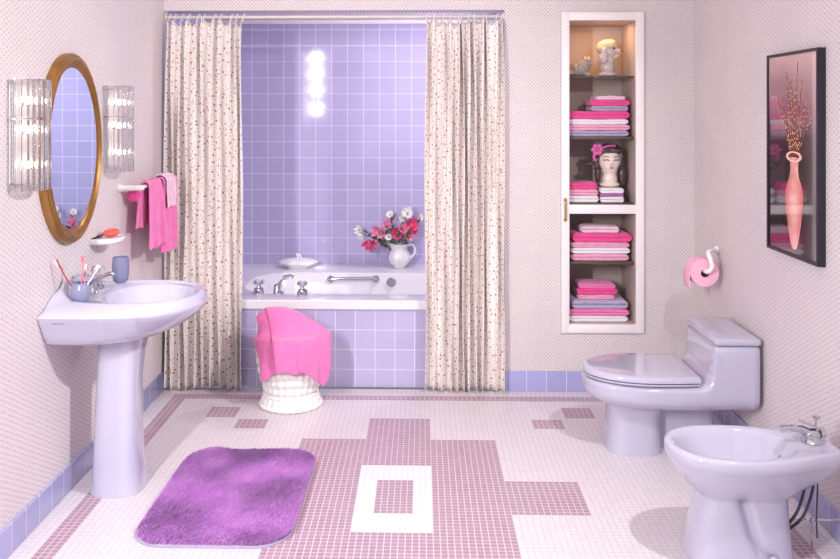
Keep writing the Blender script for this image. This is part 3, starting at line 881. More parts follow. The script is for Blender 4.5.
# ------------------------------------------------------------------ rug
def rug():
    x0, x1, y0, y1, r = -1.055, -.475, 3.065, 3.93, .13
    rt = thing('bath_rug', ((x0+x1)/2, (y0+y1)/2, 0), 'purple shaggy bath rug with rounded corners on the floor', 'rug')
    def inside(x, y, m_=0):
        dx = max(x0+r-x, x-(x1-r), 0); dy = max(y0+r-y, y-(y1-r), 0)
        return math.hypot(dx, dy) <= r-m_ if (dx > 0 and dy > 0) else (x0+m_ <= x <= x1-m_ and y0+m_ <= y <= y1-m_)
    rings = [rrect(x0, x1, y0, y1, r, .001), rrect(x0, x1, y0, y1, r, .008), rrect(x0+.006, x1-.006, y0+.006, y1-.006, r-.006, .011)]
    G().loft(rings).build('backing', M['t_lilac'], rt, auto=60)
    rn = np.random.RandomState(5); nb = 64000
    xy = np.stack([rn.uniform(x0, x1, nb*5//4), rn.uniform(y0, y1, nb*5//4)], 1)
    dx = np.maximum(np.maximum(x0+r-xy[:, 0], xy[:, 0]-(x1-r)), 0); dy = np.maximum(np.maximum(y0+r-xy[:, 1], xy[:, 1]-(y1-r)), 0)
    xy = xy[np.hypot(dx, dy) <= r-.004]
    n_ = len(xy)
    # slow swirl of the pile
    sw = np.array([noise.noise(Vector((a*4.5, b*4.5, 0))) for a, b in xy])*1.7; s2 = .6*np.array([noise.noise(Vector((a*9, b*9, 9))) for a, b in xy])
    hgt = .022+.010*s2+rn.uniform(-.003, .003, n_); lean = .012+.012*np.abs(s2)+rn.uniform(0, .006, n_)
    dirx = np.cos(sw+rn.uniform(-.5, .5, n_))*lean; diry = np.sin(sw+rn.uniform(-.5, .5, n_))*lean
    a = rn.uniform(0, PI, n_); wx, wy = np.cos(a)*.0021, np.sin(a)*.0021
    v = np.zeros((n_, 5, 3))
    v[:, 0] = np.stack([xy[:, 0]-wx, xy[:, 1]-wy, np.full(n_, .009)], 1); v[:, 1] = np.stack([xy[:, 0]+wx, xy[:, 1]+wy, np.full(n_, .009)], 1)
    mx = xy[:, 0]+dirx*.35; my = xy[:, 1]+diry*.35
    v[:, 2] = np.stack([mx+wx, my+wy, .009+hgt*.6], 1); v[:, 3] = np.stack([mx-wx, my-wy, .009+hgt*.6], 1)
    v[:, 4] = np.stack([xy[:, 0]+dirx, xy[:, 1]+diry, .009+hgt], 1)
    me = bpy.data.meshes.new('pile')
    off = np.array(rt.location)
    me.vertices.add(n_*5); me.vertices.foreach_set('co', (v-off).reshape(-1))
    b_ = np.arange(n_)[:, None]*5
    loops = np.concatenate([b_+np.array([[0, 1, 2, 3]]), b_+np.array([[3, 2, 4]])], 1).reshape(-1)
    me.loops.add(n_*7); me.loops.foreach_set('vertex_index', loops)
    me.polygons.add(n_*2)
    ls = (np.arange(n_)[:, None]*7+np.array([[0, 4]])).reshape(-1)
    me.polygons.foreach_set('loop_start', ls)
    me.update(calc_edges=True); me.validate()
    me.materials.append(M['pile'])
    o = bpy.data.objects.new('pile', me); link(o, rt); o['kind'] = 'stuff'; o['label'] = 'purple pile'
rug()

# ------------------------------------------------------------------ toilet
TYC = 4.06
to = thing('toilet', (1.10, TYC, 0), 'lilac grey low one-piece toilet with its lid closed against the right wall', 'toilet')
st = [ # x, half width, z bottom, z top, z widest
    (.748, .020, .285, .318, .305), (.752, .060, .272, .326, .305), (.765, .098, .256, .331, .304), (.79, .130, .240, .334, .302), (.83, .160, .224, .336, .300),
    (.88, .182, .213, .336, .298), (.95, .200, .206, .336, .297), (1.03, .209, .204, .336, .296), (1.11, .213, .204, .336, .296), (1.18, .2145, .204, .336, .296), (1.225, .215, .204, .337, .296),
    (1.248, .215, .204, .343, .296), (1.266, .215, .204, .362, .298), (1.278, .215, .204, .40, .30), (1.284, .215, .204, .45, .30), (1.288, .215, .204, .505, .30), (1.292, .215, .204, .519, .30),
    (1.36, .215, .206, .520, .30), (1.45, .215, .207, .520, .30), (1.478, .213, .209, .519, .30), (1.484, .205, .22, .51, .30)]
rings = []
for x, hw, zb, zt, zc in st:
    ring = []
    for j in range(128):
        t = 2*PI*(j+.5)/128; c_, s_ = math.cos(t), math.sin(t)
        e = (22 if x > 1.28 else (10 if x > 1.26 else 6)) if s_ >= 0 else 2.8
        hh = zt-zc if s_ >= 0 else zc-zb
        k_ = (abs(c_/hw)**e+abs(s_/hh)**e)**(-1/e); y = c_*k_; z = zc+s_*k_
        ring.append((x, TYC+y, z))
    rings.append(ring)
G().loft(rings).build('body', M['porcelain'], to, auto=80)
pr = [(.972, .124, .126, 0), (.972, .124, .126, .01), (.972, .120, .121, .03), (.974, .118, .116, .10), (.976, .118, .115, .17), (.978, .126, .124, .205), (.98, .15, .145, .235)]
G().loft([sup(cx, TYC, rx, ry, z, 3.2) for cx, rx, ry, z in pr]).build('foot', M['porcelain'], to, auto=60)
G().loft([sup(1.20, TYC+.02, .15, .05, z, 4) for z in (0, .215)]).build('trapway', M['porcelain'], to, auto=60)
def lidring(x0, x1, hw, z, n_=40):
    r = []
    xc = x0+(x1-x0)*.62
    for j in range(n_):            # rounded front from +y to -y
        t = PI/2+PI*j/(n_-1)
        r.append((xc+(xc-x0)*math.cos(t), TYC+hw*math.copysign(abs(math.sin(t))**.92, math.sin(t)), z))
    for q in range(8):             # near side back
        f = (q+1)/8; r.append((xc+(x1-xc)*f, TYC-hw*(1-.05*f*f), z))
    for q in range(8):
        f = 1-q/8; r.append((xc+(x1-xc)*f, TYC+hw*(1-.05*f*f), z))
    return r
G().loft([lidring(.755, 1.222, .205, .338), lidring(.750, 1.224, .210, .341), lidring(.750, 1.224, .210, .348)]).build('seat', M['porcelain'], to, auto=50)
G().loft([lidring(.756, 1.224, .206, .350), lidring(.748, 1.228, .213, .354), lidring(.749, 1.228, .213, .368), lidring(.757, 1.226, .207, .376), lidring(.775, 1.215, .190, .3795), lidring(.85, 1.18, .12, .382), lidring(.93, 1.08, .03, .383)]).build('lid', M['porcelain'], to, auto=50)
G().rbox(1.286, 1.487, TYC-.217, TYC+.217, .5205, .552, .012, 4).build('tank_lid', M['porcelain'], to, auto=60)
for dy in (-.07, .07): G().lathe([(.014, 0), (.015, .012), (.009, .016)], (1.234, TYC+dy, .340), 16).build('hinge', M['porcelain'], to)

# ------------------------------------------------------------------ bidet
BY = 3.075
bi = thing('bidet', (1.10, BY, 0), 'lilac grey bidet on the floor in front of the toilet, cut by the right edge', 'bidet')
half = [(.858, .0), (.862, .045), (.885, .10), (.93, .145), (1.0, .174), (1.08, .183), (1.16, .178), (1.24, .160), (1.31, .132), (1.37, .108), (1.42, .092), (1.434, .080), (1.440, .05), (1.440, .0)]
half = [tuple(p)[:2] for p in spline([(a, b, 0) for a, b in half], 4)]
poly = [(a, b) for a, b in half][:-1]+[(a, -b) for a, b in reversed(half)][:-1]
OB = ray_outline(poly, (1.12, 0), N)
def bring(sc, z, dx=0., sy=None):
    return [(1.12+(a-1.12)*sc+dx, BY+b*(sy or sc), z) for a, b in OB]
def bins(dist, z):
    r = []
    for a, b in OB:
        L_ = math.hypot(a-1.12, b); k_ = (L_-dist)/L_; r.append((1.12+(a-1.12)*k_, BY+b*k_, z))
    return r
def bov(ca, ra, rb, z, e=2.2):
    r = []
    for j in range(N):
        t = 2*PI*(j+.5)/N; c_, s_ = math.cos(t), math.sin(t)
        k_ = (abs(c_/ra)**e+abs(s_/rb)**e)**(-1/e); r.append((ca+c_*k_, BY+s_*k_, z))
    return r
def neck(cx, rx, ry, z): return [(cx+(p[0]-cx), BY+(p[1]-BY), z) for p in bov(cx, rx, ry, z, 3.2)]
def mixr(a, b, f): return [tuple(a[i][k2]*(1-f)+b[i][k2]*f for k2 in range(3)) for i in range(N)]
lip = bring(.99, .346); nk = neck(1.113, .150, .110, .225)
rings = [neck(1.100, .178, .134, 0), neck(1.100, .178, .134, .012), neck(1.102, .172, .127, .05), neck(1.107, .160, .115, .13), neck(1.111, .152, .111, .19), nk]
for f, z in ((.14, .236), (.36, .256), (.62, .284), (.84, .316), (.95, .338)):
    m_ = mixr(nk, lip, f); rings.append([(p[0], p[1], z) for p in m_])
rings += [lip, bring(1., .349), bring(1., .382), bins(.006, .388), bins(.014, .391), bins(.026, .390),
          bov(1.088, .204, .149, .388), bov(1.088, .199, .144, .383), bov(1.088, .192, .134, .365), bov(1.080, .16, .114, .31), bov(1.088, .12, .08, .265), bov(1.09, .04, .03, .25)]
gg = G().loft(rings)
def groove(p):
    if p.z < .245 and p.y < BY:
        path = [(1.085, .235), (1.105, .17), (1.120, .11), (1.145, .06), (1.185, .035)]
        dmin = 9
        for (ax, az), (bx, bz) in zip(path, path[1:]):
            ex, ez = bx-ax, bz-az; t = max(0, min(1, ((p.x-ax)*ex+(p.z-az)*ez)/(ex*ex+ez*ez)))
            dmin = min(dmin, math.hypot(p.x-ax-ex*t, p.z-az-ez*t))
        return (p.x, p.y+.026*math.exp(-(dmin/.017)**2), p.z)
    return p
# extra rings below the neck so the side groove is smooth
low = rings[:6]; dense = []
for a, b in zip(low, low[1:]):
    for q in range(6): dense.append(mixr(a, b, q/6))
gg = G().loft(dense+rings[5:]); gg.xf(groove)
gg.build('bowl', M['porcelain'], bi, auto=80)
G().lathe([(.016, 0), (.016, .006), (.010, .014), (.001, .016)], (1.185, BY-.118, .035), 16).xf(lambda p: p).build('bolt_cap', M['porcelain'], bi)
G().lathe([(.02, 0), (.02, .004)], (1.085, BY, .251), 16).build('drain', M['chrome'], bi)
G().ball((1.243, BY-.02, .352), .006, 10, 8).build('overflow_jet', M['chrome'], bi)

bf = thing('bidet_faucet', (1.36, BY+.015, .392), 'chrome single-lever tap on the back of the bidet', 'faucet')
FX, FYb = 1.365, BY+.015
sq = lambda p: (FX+(p.x-FX)*(.82 if p.x < FX else 1), p.y, .3905+(p.z-.3905)*.80)
g = G().lathe([(.040, 0), (.041, .006), (.034, .014), (.028, .03)], (FX, FYb, .3905), 28)
g.ball((FX, FYb, .424), (.036, .028, .026), 24, 14)
g.tube(spline([(FX-.01, FYb, .43), (FX-.05, FYb-.004, .447), (FX-.09, FYb-.006, .452), (FX-.118, FYb-.008, .450)], 6), [.019]*6+[.015]*6+[.013]*7, 16)
g.xf(sq).build('tap_body', M['chrome'], bf)
G().tube([(FX-.112, FYb-.008, .452), (FX-.136, FYb-.010, .447)], .015, 16).xf(sq).build('nozzle', M['chrome'], bf)
g = G().rbox(-.038, .038, -.015, .015, -.004, .004, .003, 2)
ca, sa = math.cos(.45), math.sin(.45)
g.xf(lambda p: (FX-.012+p.x*ca+p.z*sa, FYb+p.y, .468-p.x*sa*.9+p.z*ca)).xf(sq).build('lever', M['chrome'], bf)
G().tube([(FX+.016, FYb, .44), (FX+.020, FYb, .494)], .0035, 8).lathe([(.005, 0), (.014, .006), (.015, .012), (.006, .016)], (FX+.020, FYb, .488), 18).xf(sq).build('lift_knob', M['chrome'], bf)
G().lathe([(.022, -.006), (.022, .010), (.014, .014)], (FX+.036, FYb, .43), 20, 'X').xf(sq).build('side_cap', M['chrome'], bf)
for i, pts in enumerate(([(1.345, BY-.02, .352), (1.33, BY-.03, .27), (1.295, BY-.04, .17), (1.25, BY-.03, .10)],
                         [(1.362, BY-.0, .352), (1.36, BY-.02, .26), (1.32, BY-.03, .15), (1.27, BY-.0, .08)],
                         [(1.378, BY+.01, .352), (1.382, BY, .25), (1.378, BY, .13), (1.39, BY+.02, .05)])):
    h = G().tube(spline(pts, 8), .0052 if i < 2 else .003, 8).build('supply_hose', M['rubber'], bi)
    if i < 2: h['label'] = 'dark braided supply hose'
sv = thing('stop_valve', (1.385, BY+.05, .09), 'small chrome stop valve with a cross bar behind the bidet foot', 'valve')
g = G().tube([(1.492, BY+.05, .10), (1.385, BY+.05, .10)], .005, 8).ball((1.385, BY+.05, .10), .012, 12, 8).tube([(1.385, BY+.05, .10), (1.385, BY+.05, .001)], .004, 8)
g.build('pipe', M['chrome'], sv); G().tube([(1.35, BY+.05, .102), (1.30, BY+.05, .103)], .003, 8).tube([(1.35, BY+.05, .102), (1.385, BY+.05, .10)], .006, 8).build('valve_handle', M['chrome'], sv)

# ------------------------------------------------------------------ toilet paper
tp = thing('toilet_paper_holder', (WR, 4.45, .83), 'white ceramic hook-shaped toilet paper holder on the right wall above the toilet', 'paper holder')
G().lathe([(.001, -.020), (.014, -.018), (.022, -.008), (.024, -.001)], (WR, 4.47, .845), 20, 'X').build('mount', M['white_ceramic'], tp)
pth = spline([(WR-.012, 4.47, .845), (1.455, 4.40, .856), (1.418, 4.345, .852), (1.424, 4.325, .815), (1.428, 4.322, .785), (1.414, 4.328, .762), (1.406, 4.36, .758), (1.406, 4.48, .758)], 6)
G().tube(pth, .0115, 12).build('hook', M['white_ceramic'], tp)
rl = thing('toilet_paper_roll', (1.406, 4.41, .746), 'pink toilet paper roll on the white hook holder', 'toilet paper')
g = G().lathe([(.021, 4.357), (.067, 4.357), (.070, 4.36), (.070, 4.462), (.067, 4.465), (.021, 4.465), (.021, 4.357)], (1.406, 0, .748), 48, 'Y', cap=False)
g.build('paper', M['tissue'], rl, auto=40)
G().lathe([(.0205, 4.358), (.0205, 4.464), (.0190, 4.464), (.0190, 4.358), (.0205, 4.358)], (1.406, 0, .748), 32, 'Y', cap=False).build('core', M['card'], rl, auto=40)
def tail(u, v):
    return (1.406-.0705-.004*v-.003*math.sin(v*4), 4.360+.102*u, .748-.085*v+.01*u*v)
grid('loose_sheet', 5, 10, tail, M['tissue'], rl, thick=.001)

# ------------------------------------------------------------------ framed picture
PY0, PY1, PZ0, PZ1 = 3.279, 3.758, .970, 1.789
pi_ = thing('framed_picture', (WR, (PY0+PY1)/2, PZ0), 'tall black framed picture of a coral vase with beaded twigs on the right wall', 'picture')
g = G(); XF = WR-.032
fw = .012
g.box(XF, WR-.001, PY0, PY1, PZ0, PZ0+fw); g.box(XF, WR-.001, PY0, PY1, PZ1-fw, PZ1)
g.box(XF, WR-.001, PY0, PY0+fw, PZ0+fw, PZ1-fw); g.box(XF, WR-.001, PY1-fw, PY1, PZ0+fw, PZ1-fw)
g.build('frame', M['black'], pi_, smooth=False)
def print_mat():
    k = NT('picture backdrop'); o = k.sep(k.coords())
    z = o[2]
    nz = k.noise(k.coords(), 7, 2)
    zz = k.math('ADD', z, k.math('MULTIPLY', k.math('SUBTRACT', nz, .5), .16))
    rp = k.node('ShaderNodeValToRGB'); k.l.new(k.math('DIVIDE', zz, .82), rp.inputs[0])
    e = rp.color_ramp.elements
    e[0].position = 0; e[0].color = srgb(56, 42, 50)
    e[1].position = 1; e[1].color = srgb(214, 182, 186)
    for p_, c_ in ((.46, srgb(50, 38, 46)), (.60, srgb(92, 62, 72)), (.74, srgb(160, 118, 128)), (.88, srgb(198, 162, 168))):
        x_ = e.new(p_); x_.color = c_
    k.l.new(rp.outputs[0], k.b.inputs['Base Color']); k.b.inputs['Roughness'].default_value = .10
    k.b.inputs['Coat Weight'].default_value = 1.; k.b.inputs['Coat Roughness'].default_value = .015
    k.b.inputs['Specular IOR Level'].default_value = .6
    return k.m
XP = XF+.006
G().box(XP, XP+.004, PY0+fw, PY1-fw, PZ0+fw, PZ1-fw).build('print', print_mat(), pi_, smooth=False)
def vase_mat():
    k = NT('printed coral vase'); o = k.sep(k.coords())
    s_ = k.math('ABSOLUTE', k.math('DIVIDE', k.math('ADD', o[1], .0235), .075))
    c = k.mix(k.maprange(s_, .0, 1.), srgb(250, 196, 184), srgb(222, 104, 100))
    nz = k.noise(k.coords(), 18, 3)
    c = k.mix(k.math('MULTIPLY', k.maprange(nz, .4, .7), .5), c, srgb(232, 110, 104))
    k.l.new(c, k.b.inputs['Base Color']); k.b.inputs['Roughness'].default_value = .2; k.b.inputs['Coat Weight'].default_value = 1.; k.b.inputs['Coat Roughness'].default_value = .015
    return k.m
vy = 3.495
vp = [(1.002, .012), (1.01, .024), (1.04, .040), (1.09, .058), (1.15, .074), (1.20, .082), (1.24, .078), (1.275, .055), (1.300, .040), (1.335, .036), (1.355, .044), (1.368, .062)]
vp = [tuple(p)[:2] for p in spline([(z, w, 0) for z, w in vp], 4)]
vv = []; ff = []
for i, (z, w) in enumerate(vp):
    for q in range(9):
        vv.append((XP-.0006-.0008*math.cos((q-4)/4*PI/2), vy+w*(q-4)/4, z))
for i in range(len(vp)-1):
    for q in range(8): ff.append((i*9+q, i*9+q+1, (i+1)*9+q+1, (i+1)*9+q))
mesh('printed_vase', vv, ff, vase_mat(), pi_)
g = G().lathe([(.052, 0), (.072, 0), (.072, .0012), (.052, .0012)], n=32, cap=False)
g.f += [(96+i, 96+(i+1) % 32, (i+1) % 32, i) for i in range(32)]
g.xf(lambda p: (XP-.0028+p.z, vy+p.x, 1.370+p.y*.30)).build('printed_rim', mat('printed vase rim', srgb(250, 204, 190), .3), pi_)
tg = G(); bd = G(); rn = random.Random(4)
for q in range(12):
    tx = vy+(-.155+.028*q)+rn.uniform(-.01, .01); tz = 1.54+rn.uniform(.0, .15)-abs(tx-vy)*.25
    if q in (4, 6): tz = 1.745-.03*(q-4)
    if q == 8: tz = 1.71
    tx = min(max(tx, PY0+.03), PY1-.03)
    b0 = Vector((XP-.0012, vy+(q-5.5)*.007, 1.372)); p1 = Vector((XP-.0012, vy+(tx-vy)*.45, 1.372+(tz-1.372)*.45)); p2 = Vector((XP-.0012, tx, tz))
    pts = spline([b0, p1, p2], 8); tg.tube(pts, .0011, 5)
    for w in range(3, len(pts)):
        if rn.random() < .75:
            p = pts[w]+Vector((-.0008, rn.uniform(-.006, .006), rn.uniform(-.006, .006))); bd.ball(p, (.0006, .0032, .0042), 8, 6)
tg.build('printed_twigs', mat('printed twig', srgb(150, 84, 66), .5), pi_)
bd.build('printed_buds', mat('printed bud', srgb(240, 196, 160), .5), pi_)

# ------------------------------------------------------------------ shelf niche cabinet
cb = thing('built_in_cabinet', (1.0, WB, .328), 'white framed built-in shelf cabinet in the back wall', 'cabinet')
CX0, CX1, CZ0, CZ1 = .771, 1.226, .328, 2.102
IX0, IX1 = .815, 1.180
IZ0, IZ1, RZ0, RZ1 = .376, 2.056, .987, 1.037
D0, D1 = 4.828, 4.855; DB = 5.19
g = G()
g.rbox(CX0, IX0, D0, D1-.006, CZ0, CZ1, .003, 2); g.rbox(IX1, CX1, D0, D1-.006, CZ0, CZ1, .003, 2)
g.rbox(IX0-.004, IX1+.004, D0+.0005, D1-.006, CZ0, IZ0, .003, 2); g.rbox(IX0-.004, IX1+.004, D0+.0005, D1-.006, IZ1, CZ1, .003, 2)
g.rbox(IX0-.004, IX1+.004, D0+.0008, D1-.006, RZ0, RZ1, .003, 2)
g.build('face_frame', M['white_paint'], cb)
g = G()
g.box(NX0+.002, IX0-.001, WB, DB, NZ0+.002, NZ1-.002); g.box(IX1+.001, NX1-.002, WB, DB, NZ0+.002, NZ1-.002)
g.box(NX0+.002, NX1-.002, WB, DB, NZ0+.002, IZ0); g.box(NX0+.002, NX1-.002, WB, DB, IZ1, NZ1-.002)
g.box(NX0+.002, NX1-.002, DB, DB+.012, NZ0+.002, NZ1-.002)
g.build('case', M['cab_in'], cb, smooth=False)
SH = {1: (1.740, 1.750), 2: (1.396, 1.412), 3: (1.026, 1.042), 4: (.700, .716)}
for i, (z0, z1) in SH.items():
    G().rbox(IX0+.0005, IX1-.0005, 4.872, DB-.001, z0, z1, .002, 2).build('shelf', M['glass_shelf'] if i == 1 else M['shelf_dark'], cb)['label'] = 'glass shelf' if i == 1 else 'dark shelf'
hd = G().tube(spline([(.790, D0, 1.060), (.790, D0-.018, 1.055), (.790, D0-.020, 1.01), (.790, D0-.018, .965), (.790, D0, .960)], 6), .005, 10)
hd.ball((.790, D0-.008, 1.066), .009, 12, 8).ball((.790, D0-.008, .954), .009, 12, 8)
hd.build('handle', M['brass'], cb)['label'] = 'brass handle'

GR = 'folded towels in the cabinet'
def folded(x0, x1, y0, z0, h, m, label, depth=.20, seed=0, grp=GR, cat='towel', nm='towel'):
    """a towel folded into a slab with its rounded fold facing the room"""
    rn = random.Random(seed); yb = y0+depth
    prof = []
    nlay = 2
    # front profile with two rolled layers, then flat top and bottom to the back
    pts = []
    for l in range(nlay):
        zc = z0+h*(l+.5)/nlay; r = h/nlay/2
        for i in range(9):
            a = -PI/2+PI*i/8; pts.append((y0+r-math.cos(a)*r, zc+math.sin(a)*r))
        if l < nlay-1: pts[-1] = (pts[-1][0], pts[-1][1]); pts.append((y0+r*1.1, z0+h*(l+1)/nlay))
    pts.append((yb, z0+h)); pts.append((yb, z0))
    rings = []
    nn_ = 22
    for i in range(nn_+1):
        u = i/nn_; x = x0+(x1-x0)*u
        e = min(1., min(u, 1-u)*nn_/1.6); sq = .55+.45*math.sqrt(max(0, e*(2-e)))
        if i in (0, nn_): sq = .45
        dz = .0035*noise.noise(Vector((u*3, seed*1.3, 0))); dy = .006*noise.noise(Vector((u*4, seed*2.1, 5)))
        rings.append([(x, y+dy+(.006*(1-sq) if y < y0+.03 else 0), z0+h*.5+(z-z0-h*.5)*sq*(1)+(dz if z > z0+h*.6 else 0)) for y, z in pts])
    o = G().loft(rings).build(nm, m, None, auto=70)
    tag(o, label, cat, grp)
    return o
def stack(x0, x1, y0, z, items, depth=.2, s0=0):
    for i, (h, m, label, dx0, dx1) in enumerate(items):
        folded(x0+dx0, x1+dx1, y0, z+.0005, h-.001, M[m], label, depth, s0+i)
        z += h
    return z
z = SH[2][1]
z = stack(.818, 1.155, 4.885, z, [(.034, 't_lilac', 'lilac towel at the bottom of the wide stack below the glass shelf', 0, 0),
    (.034, 't_pink', 'pale pink towel second from the bottom of the wide stack below the glass shelf', 0, .006),
    (.030, 't_white', 'white towel between pale and hot pink ones below the glass shelf', 0, -.003),
    (.044, 't_hot', 'hot pink towel on top of the wide stack below the glass shelf', 0, .004)], .22, 1)
z = stack(.945, 1.165, 4.90, z, [(.030, 't_lilac', 'lilac folded towel under the hot pink one in the small stack below the glass shelf', .005, -.01),
    (.034, 't_hot', 'hot pink folded towel in the small stack below the glass shelf', 0, 0), (.022, 't_blush', 'pale folded washcloth topping the small stack below the glass shelf', .03, -.025)], .18, 11)
z = SH[3][1]
stack(.818, .985, 4.885, z, [(.040, 't_white', 'white folded towel under two pink ones left of the head vase', 0, .002), (.034, 't_pink', 'pale pink folded towel in the short stack left of the head vase', 0, 0),
    (.038, 't_hot', 'hot pink folded towel on the short stack left of the head vase', 0, -.006)], .18, 21)
zt = stack(.998, 1.128, 4.885, z, [(.034, 't_white', 'white folded towel directly under the purple one below the head vase', 0, 0), (.018, 't_purple', 'thin purple folded cloth between two white ones below the head vase', 0, 0),
    (.030, 't_white', 'white folded towel on top of the stack carrying the head vase', 0, 0)], .17, 31)
z = SH[4][1]
z = stack(.835, 1.155, 4.885, z, [(.040, 't_pink', 'pink folded towel at the bottom of the stack on the shelf below the middle rail', 0, 0), (.034, 't_white', 'white folded towel in the stack on the shelf below the middle rail', 0, .006),
    (.030, 't_pink', 'pale pink folded towel just under the hot pink one below the middle rail', 0, .004), (.050, 't_hot', 'thick hot pink folded towel in the stack just below the middle rail', .01, .018)], .22, 41)
stack(.892, 1.105, 4.90, z, [(.040, 't_blush', 'blush rolled towel topping the stack just below the middle rail', 0, 0)], .15, 51)
z = IZ0
z = stack(.820, 1.150, 4.885, z, [(.034, 't_white', 'white folded towel at the very bottom of the cabinet', 0, 0), (.036, 't_mid', 'pink folded towel above the white one at the bottom of the cabinet', 0, .008),
    (.052, 't_lilac', 'lilac grey folded towel in the bottom stack of the cabinet', .018, 0)], .22, 61)
stack(.875, 1.085, 4.90, z, [(.026, 't_pink', 'pale pink folded towel under the hot pink one in the top of the bottom stack', 0, -.006), (.036, 't_hot', 'hot pink folded towel near the top of the bottom stack', -.002, .008),
    (.026, 't_mid', 'bright pink folded washcloth crowning the bottom stack', .005, 0)], .16, 71)

def blob(name, parts, m, parent, vox=.006, disp=0., dscale=60):
    g = G()
    for c, r in parts: g.ball(c, r, 20, 14)
    o = g.build(name, m, parent, local=True, auto=None)
    rm = o.modifiers.new('merge', 'REMESH'); rm.mode = 'VOXEL'; rm.voxel_size = vox; rm.use_smooth_shade = True
    if disp:
        tx = bpy.data.textures.new(name+'_curl', 'CLOUDS'); tx.noise_scale = 1/dscale
        dm = o.modifiers.new('curls', 'DISPLACE'); dm.texture = tx; dm.strength = disp; dm.mid_level = .5
    return o
M['fig_cream'] = mat('cream glazed fur', srgb(212, 196, 164), .4, coat=.3, noise_amt=.10, noise_scale=90)
M['fig_grey'] = mat('greyish lilac glaze', srgb(198, 186, 190), .3, coat=.4, noise_amt=.10, noise_scale=70)
M['fig_tabby'] = mat('grey brown glaze', srgb(160, 146, 136), .35, coat=.3, noise_amt=.25, noise_scale=60)
M['eye'] = mat('dark painted eye', srgb(60, 44, 44), .2)
M['nose'] = mat('mauve nose', srgb(120, 92, 100), .25)
pd = thing('dog_bust', (1.06, 4.99, SH[1][1]), 'grey ceramic poodle head bust facing right on the glass shelf', 'figurine')
blob('neck', [((0, 0, .012), (.058, .045, .014)), ((-.002, 0, .05), (.042, .038, .05)), ((0, 0, .10), (.040, .038, .05)), ((.002, 0, .140), (.050, .044, .045)), ((.040, -.004, .142), (.034, .028, .024)), ((.056, -.004, .138), (.022, .022, .018))], M['fig_grey'], pd, .005, .004, 90)
blob('topknot', [((-.006, 0, .178), (.056, .046, .034)), ((.012, -.002, .188), (.036, .038, .026)), ((-.034, 0, .165), (.030, .040, .032))], M['fig_cream'], pd, .005, .010, 70)
blob('ear', [((-.026, -.036, .138), (.022, .014, .036)), ((-.032, -.038, .105), (.026, .016, .032))], M['fig_grey'], pd, .005, .008, 70)
blob('beard', [((.044, -.006, .120), (.026, .022, .014)), ((.030, -.006, .112), (.024, .024, .018))], M['fig_cream'], pd, .005, .005, 90)
G().ball((.077, -.010, .146), (.008, .008, .007), 12, 8).build('nose', M['nose'], pd, local=True)
G().ball((.026, -.042, .160), (.007, .004, .006), 12, 8).build('eye', M['eye'], pd, local=True)
ct = thing('animal_figurine', (.890, 4.96, SH[1][1]), 'small grey ceramic animal lying at the left end of the glass shelf', 'figurine')
blob('figurine_body', [((-.015, 0, .038), (.056, .038, .040)), ((.02, -.004, .048), (.042, .036, .044)), ((.042, -.008, .082), (.032, .026, .026)), ((.060, -.02, .074), (.015, .014, .012)), ((.028, -.008, .108), (.010, .008, .012)), ((.056, -.004, .106), (.010, .008, .011)), ((.05, -.03, .010), (.02, .012, .010)), ((-.05, -.02, .02), (.028, .018, .02))], M['fig_tabby'], ct, .005, .006, 60)
for dx in (.040, .058): G().ball((dx, -.033, .086), .0035, 10, 6).build('eye', M['eye'], ct, local=True)

M['skin_cer'] = mat('pale glazed ceramic face', srgb(236, 218, 208), .25, coat=.4)
M['hair_cer'] = mat('dark brown glaze hair', srgb(74, 60, 62), .3, coat=.3, noise_amt=.2, noise_scale=60)
M['blush_pt'] = mat('painted rose lip', srgb(186, 110, 116), .4)
M['bow'] = mat('orchid pink ceramic petal', srgb(206, 96, 158), .4)
hv = thing('head_vase', (1.062, 4.955, zt+.001), 'ceramic head vase of a dark-haired lady with a pink flower, standing on folded towels', 'vase')
hv.scale = (1.25, 1.25, 1.27)
blob('face', [((0, 0, .012), (.046, .034, .014)), ((0, 0, .035), (.034, .030, .04)), ((0, .002, .08), (.036, .034, .03)), ((0, .004, .118), (.050, .046, .052)), ((0, -.004, .092), (.036, .036, .028)), ((0, -.043, .108), (.006, .008, .012))], M['skin_cer'], hv, .004)
blob('hair', [((0, .022, .135), (.062, .040, .060)), ((0, .010, .166), (.056, .046, .028)), ((-.052, .012, .12), (.014, .022, .045)), ((.052, .012, .12), (.014, .022, .045)), ((-.050, .018, .06), (.014, .018, .045)), ((.060, .02, .05), (.020, .02, .05)), ((-.024, -.026, .164), (.024, .016, .010)), ((.024, -.026, .164), (.024, .016, .010)), ((-.085, .0, .105), (.020, .012, .010)), ((-.070, .0, .088), (.016, .01, .01))], M['hair_cer'], hv, .0045, .003, 80)
for sx in (-1, 1):
    g = G().tube(spline([(sx*.010, -.0425, .120), (sx*.020, -.0425, .1235), (sx*.030, -.036, .121), (sx*.036, -.030, .1245)], 5), .0022, 6); g.build('eyelash', M['eye'], hv, local=True)
    G().tube(spline([(sx*.010, -.042, .133), (sx*.022, -.040, .138), (sx*.034, -.031, .134)], 5), .0014, 6).build('eyebrow', M['hair_cer'], hv, local=True)
G().ball((0, -.041, .088), (.009, .005, .0045), 14, 8).build('lips', M['blush_pt'], hv, local=True)
g = G()
for q in range(6):
    a = 2*PI*q/6; g.ball((-.060+.017*math.cos(a), -.030, .168+.017*math.sin(a)), (.013, .007, .012), 12, 8)
g.ball((-.060, -.036, .168), .008, 10, 8)
g.tube(spline([(-.068, -.026, .155), (-.076, -.028, .135), (-.066, -.026, .118)], 5), .007, 8)
g.tube(spline([(-.045, -.024, .172), (-.015, -.030, .184), (.02, -.026, .185)], 5), .005, 8)
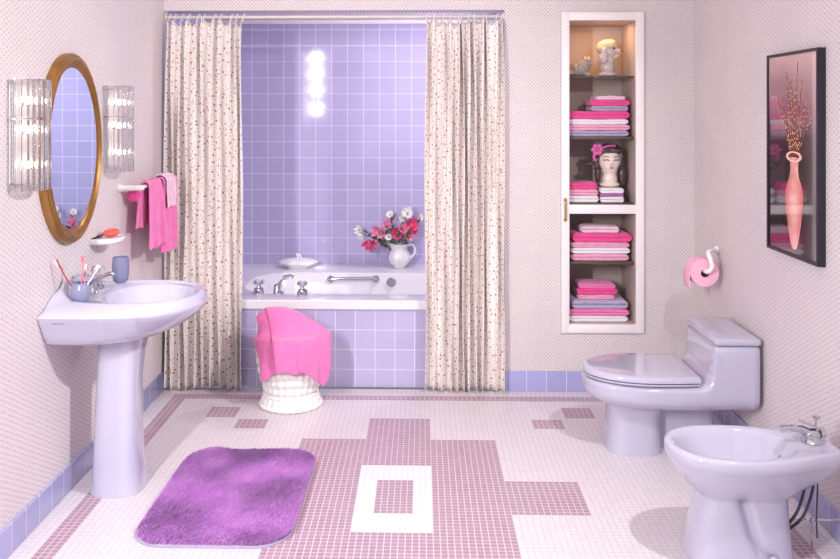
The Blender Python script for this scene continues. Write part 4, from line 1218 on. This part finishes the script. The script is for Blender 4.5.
g.build('hair_flower', M['bow'], hv, local=True)

# ------------------------------------------------------------------ lights, world, camera
def area(name, loc, target, size, power, col=(1, 1, 1), sizey=None, spread=180):
    l = bpy.data.lights.new(name, 'AREA'); l.energy = power; l.color = col; l.size = size
    if sizey: l.shape = 'RECTANGLE'; l.size_y = sizey
    l.spread = R(spread)
    o = bpy.data.objects.new(name, l); link(o); o.location = loc
    o.rotation_euler = (Vector(target)-Vector(loc)).to_track_quat('-Z', 'Y').to_euler()
    return o
for z_ in (1.60, 1.84, 2.05, 2.25): area('key_lamp', (-1.36, .9, z_), (.1, 4.0, .15), 0.09, 10, (1, .985, .98), spread=130)
area('side_lamp', (1.30, 2.35, 2.30), (-1.2, 3.75, .5), .08, 24, (1, .98, .975), spread=120)
area('soft_overhead_fill', (0, 2.6, 2.70), (0, 2.75, 0), 2.2, 5, (1, .98, 1), 2.6)  # broad unseen fill light from overhead, not a fixture of the room
area('front_fill', (.2, .3, 1.7), (0, 4, .8), 2.2, 9.5, (.97, .94, 1), 1.6)
area('alcove_lamp', (.33, 5.20, 2.05), (-.5, 5.85, .6), .12, 9.5, (.97, .95, 1))
area('cabinet_lamp', (1.0, 4.96, 2.05), (1.0, 5.05, 1.0), .26, .85, (1, .56, .26), .10)

w = bpy.data.worlds.new('world'); SC.world = w; w.use_nodes = True
w.node_tree.nodes['Background'].inputs[0].default_value = (.90, .88, 1, 1)
w.node_tree.nodes['Background'].inputs[1].default_value = .2

FPX, HCAM, TH = 870., 1.544, R(1.4)
cxp = 422-FPX*math.tan(TH)
cam = bpy.data.cameras.new('camera'); cam.sensor_width = 36; cam.lens = FPX/840*36
cam.shift_x = (420-cxp)/840; cam.shift_y = -(279.5-113)/840
co = bpy.data.objects.new('camera', cam); link(co); co.location = (0, 0, HCAM); co.rotation_euler = (PI/2, 0, TH)
SC.camera = co
vs_ = SC.view_settings
vs_.view_transform = 'Standard'; vs_.look = 'None'; vs_.gamma = 1; vs_.use_curve_mapping = False; vs_.exposure = .12
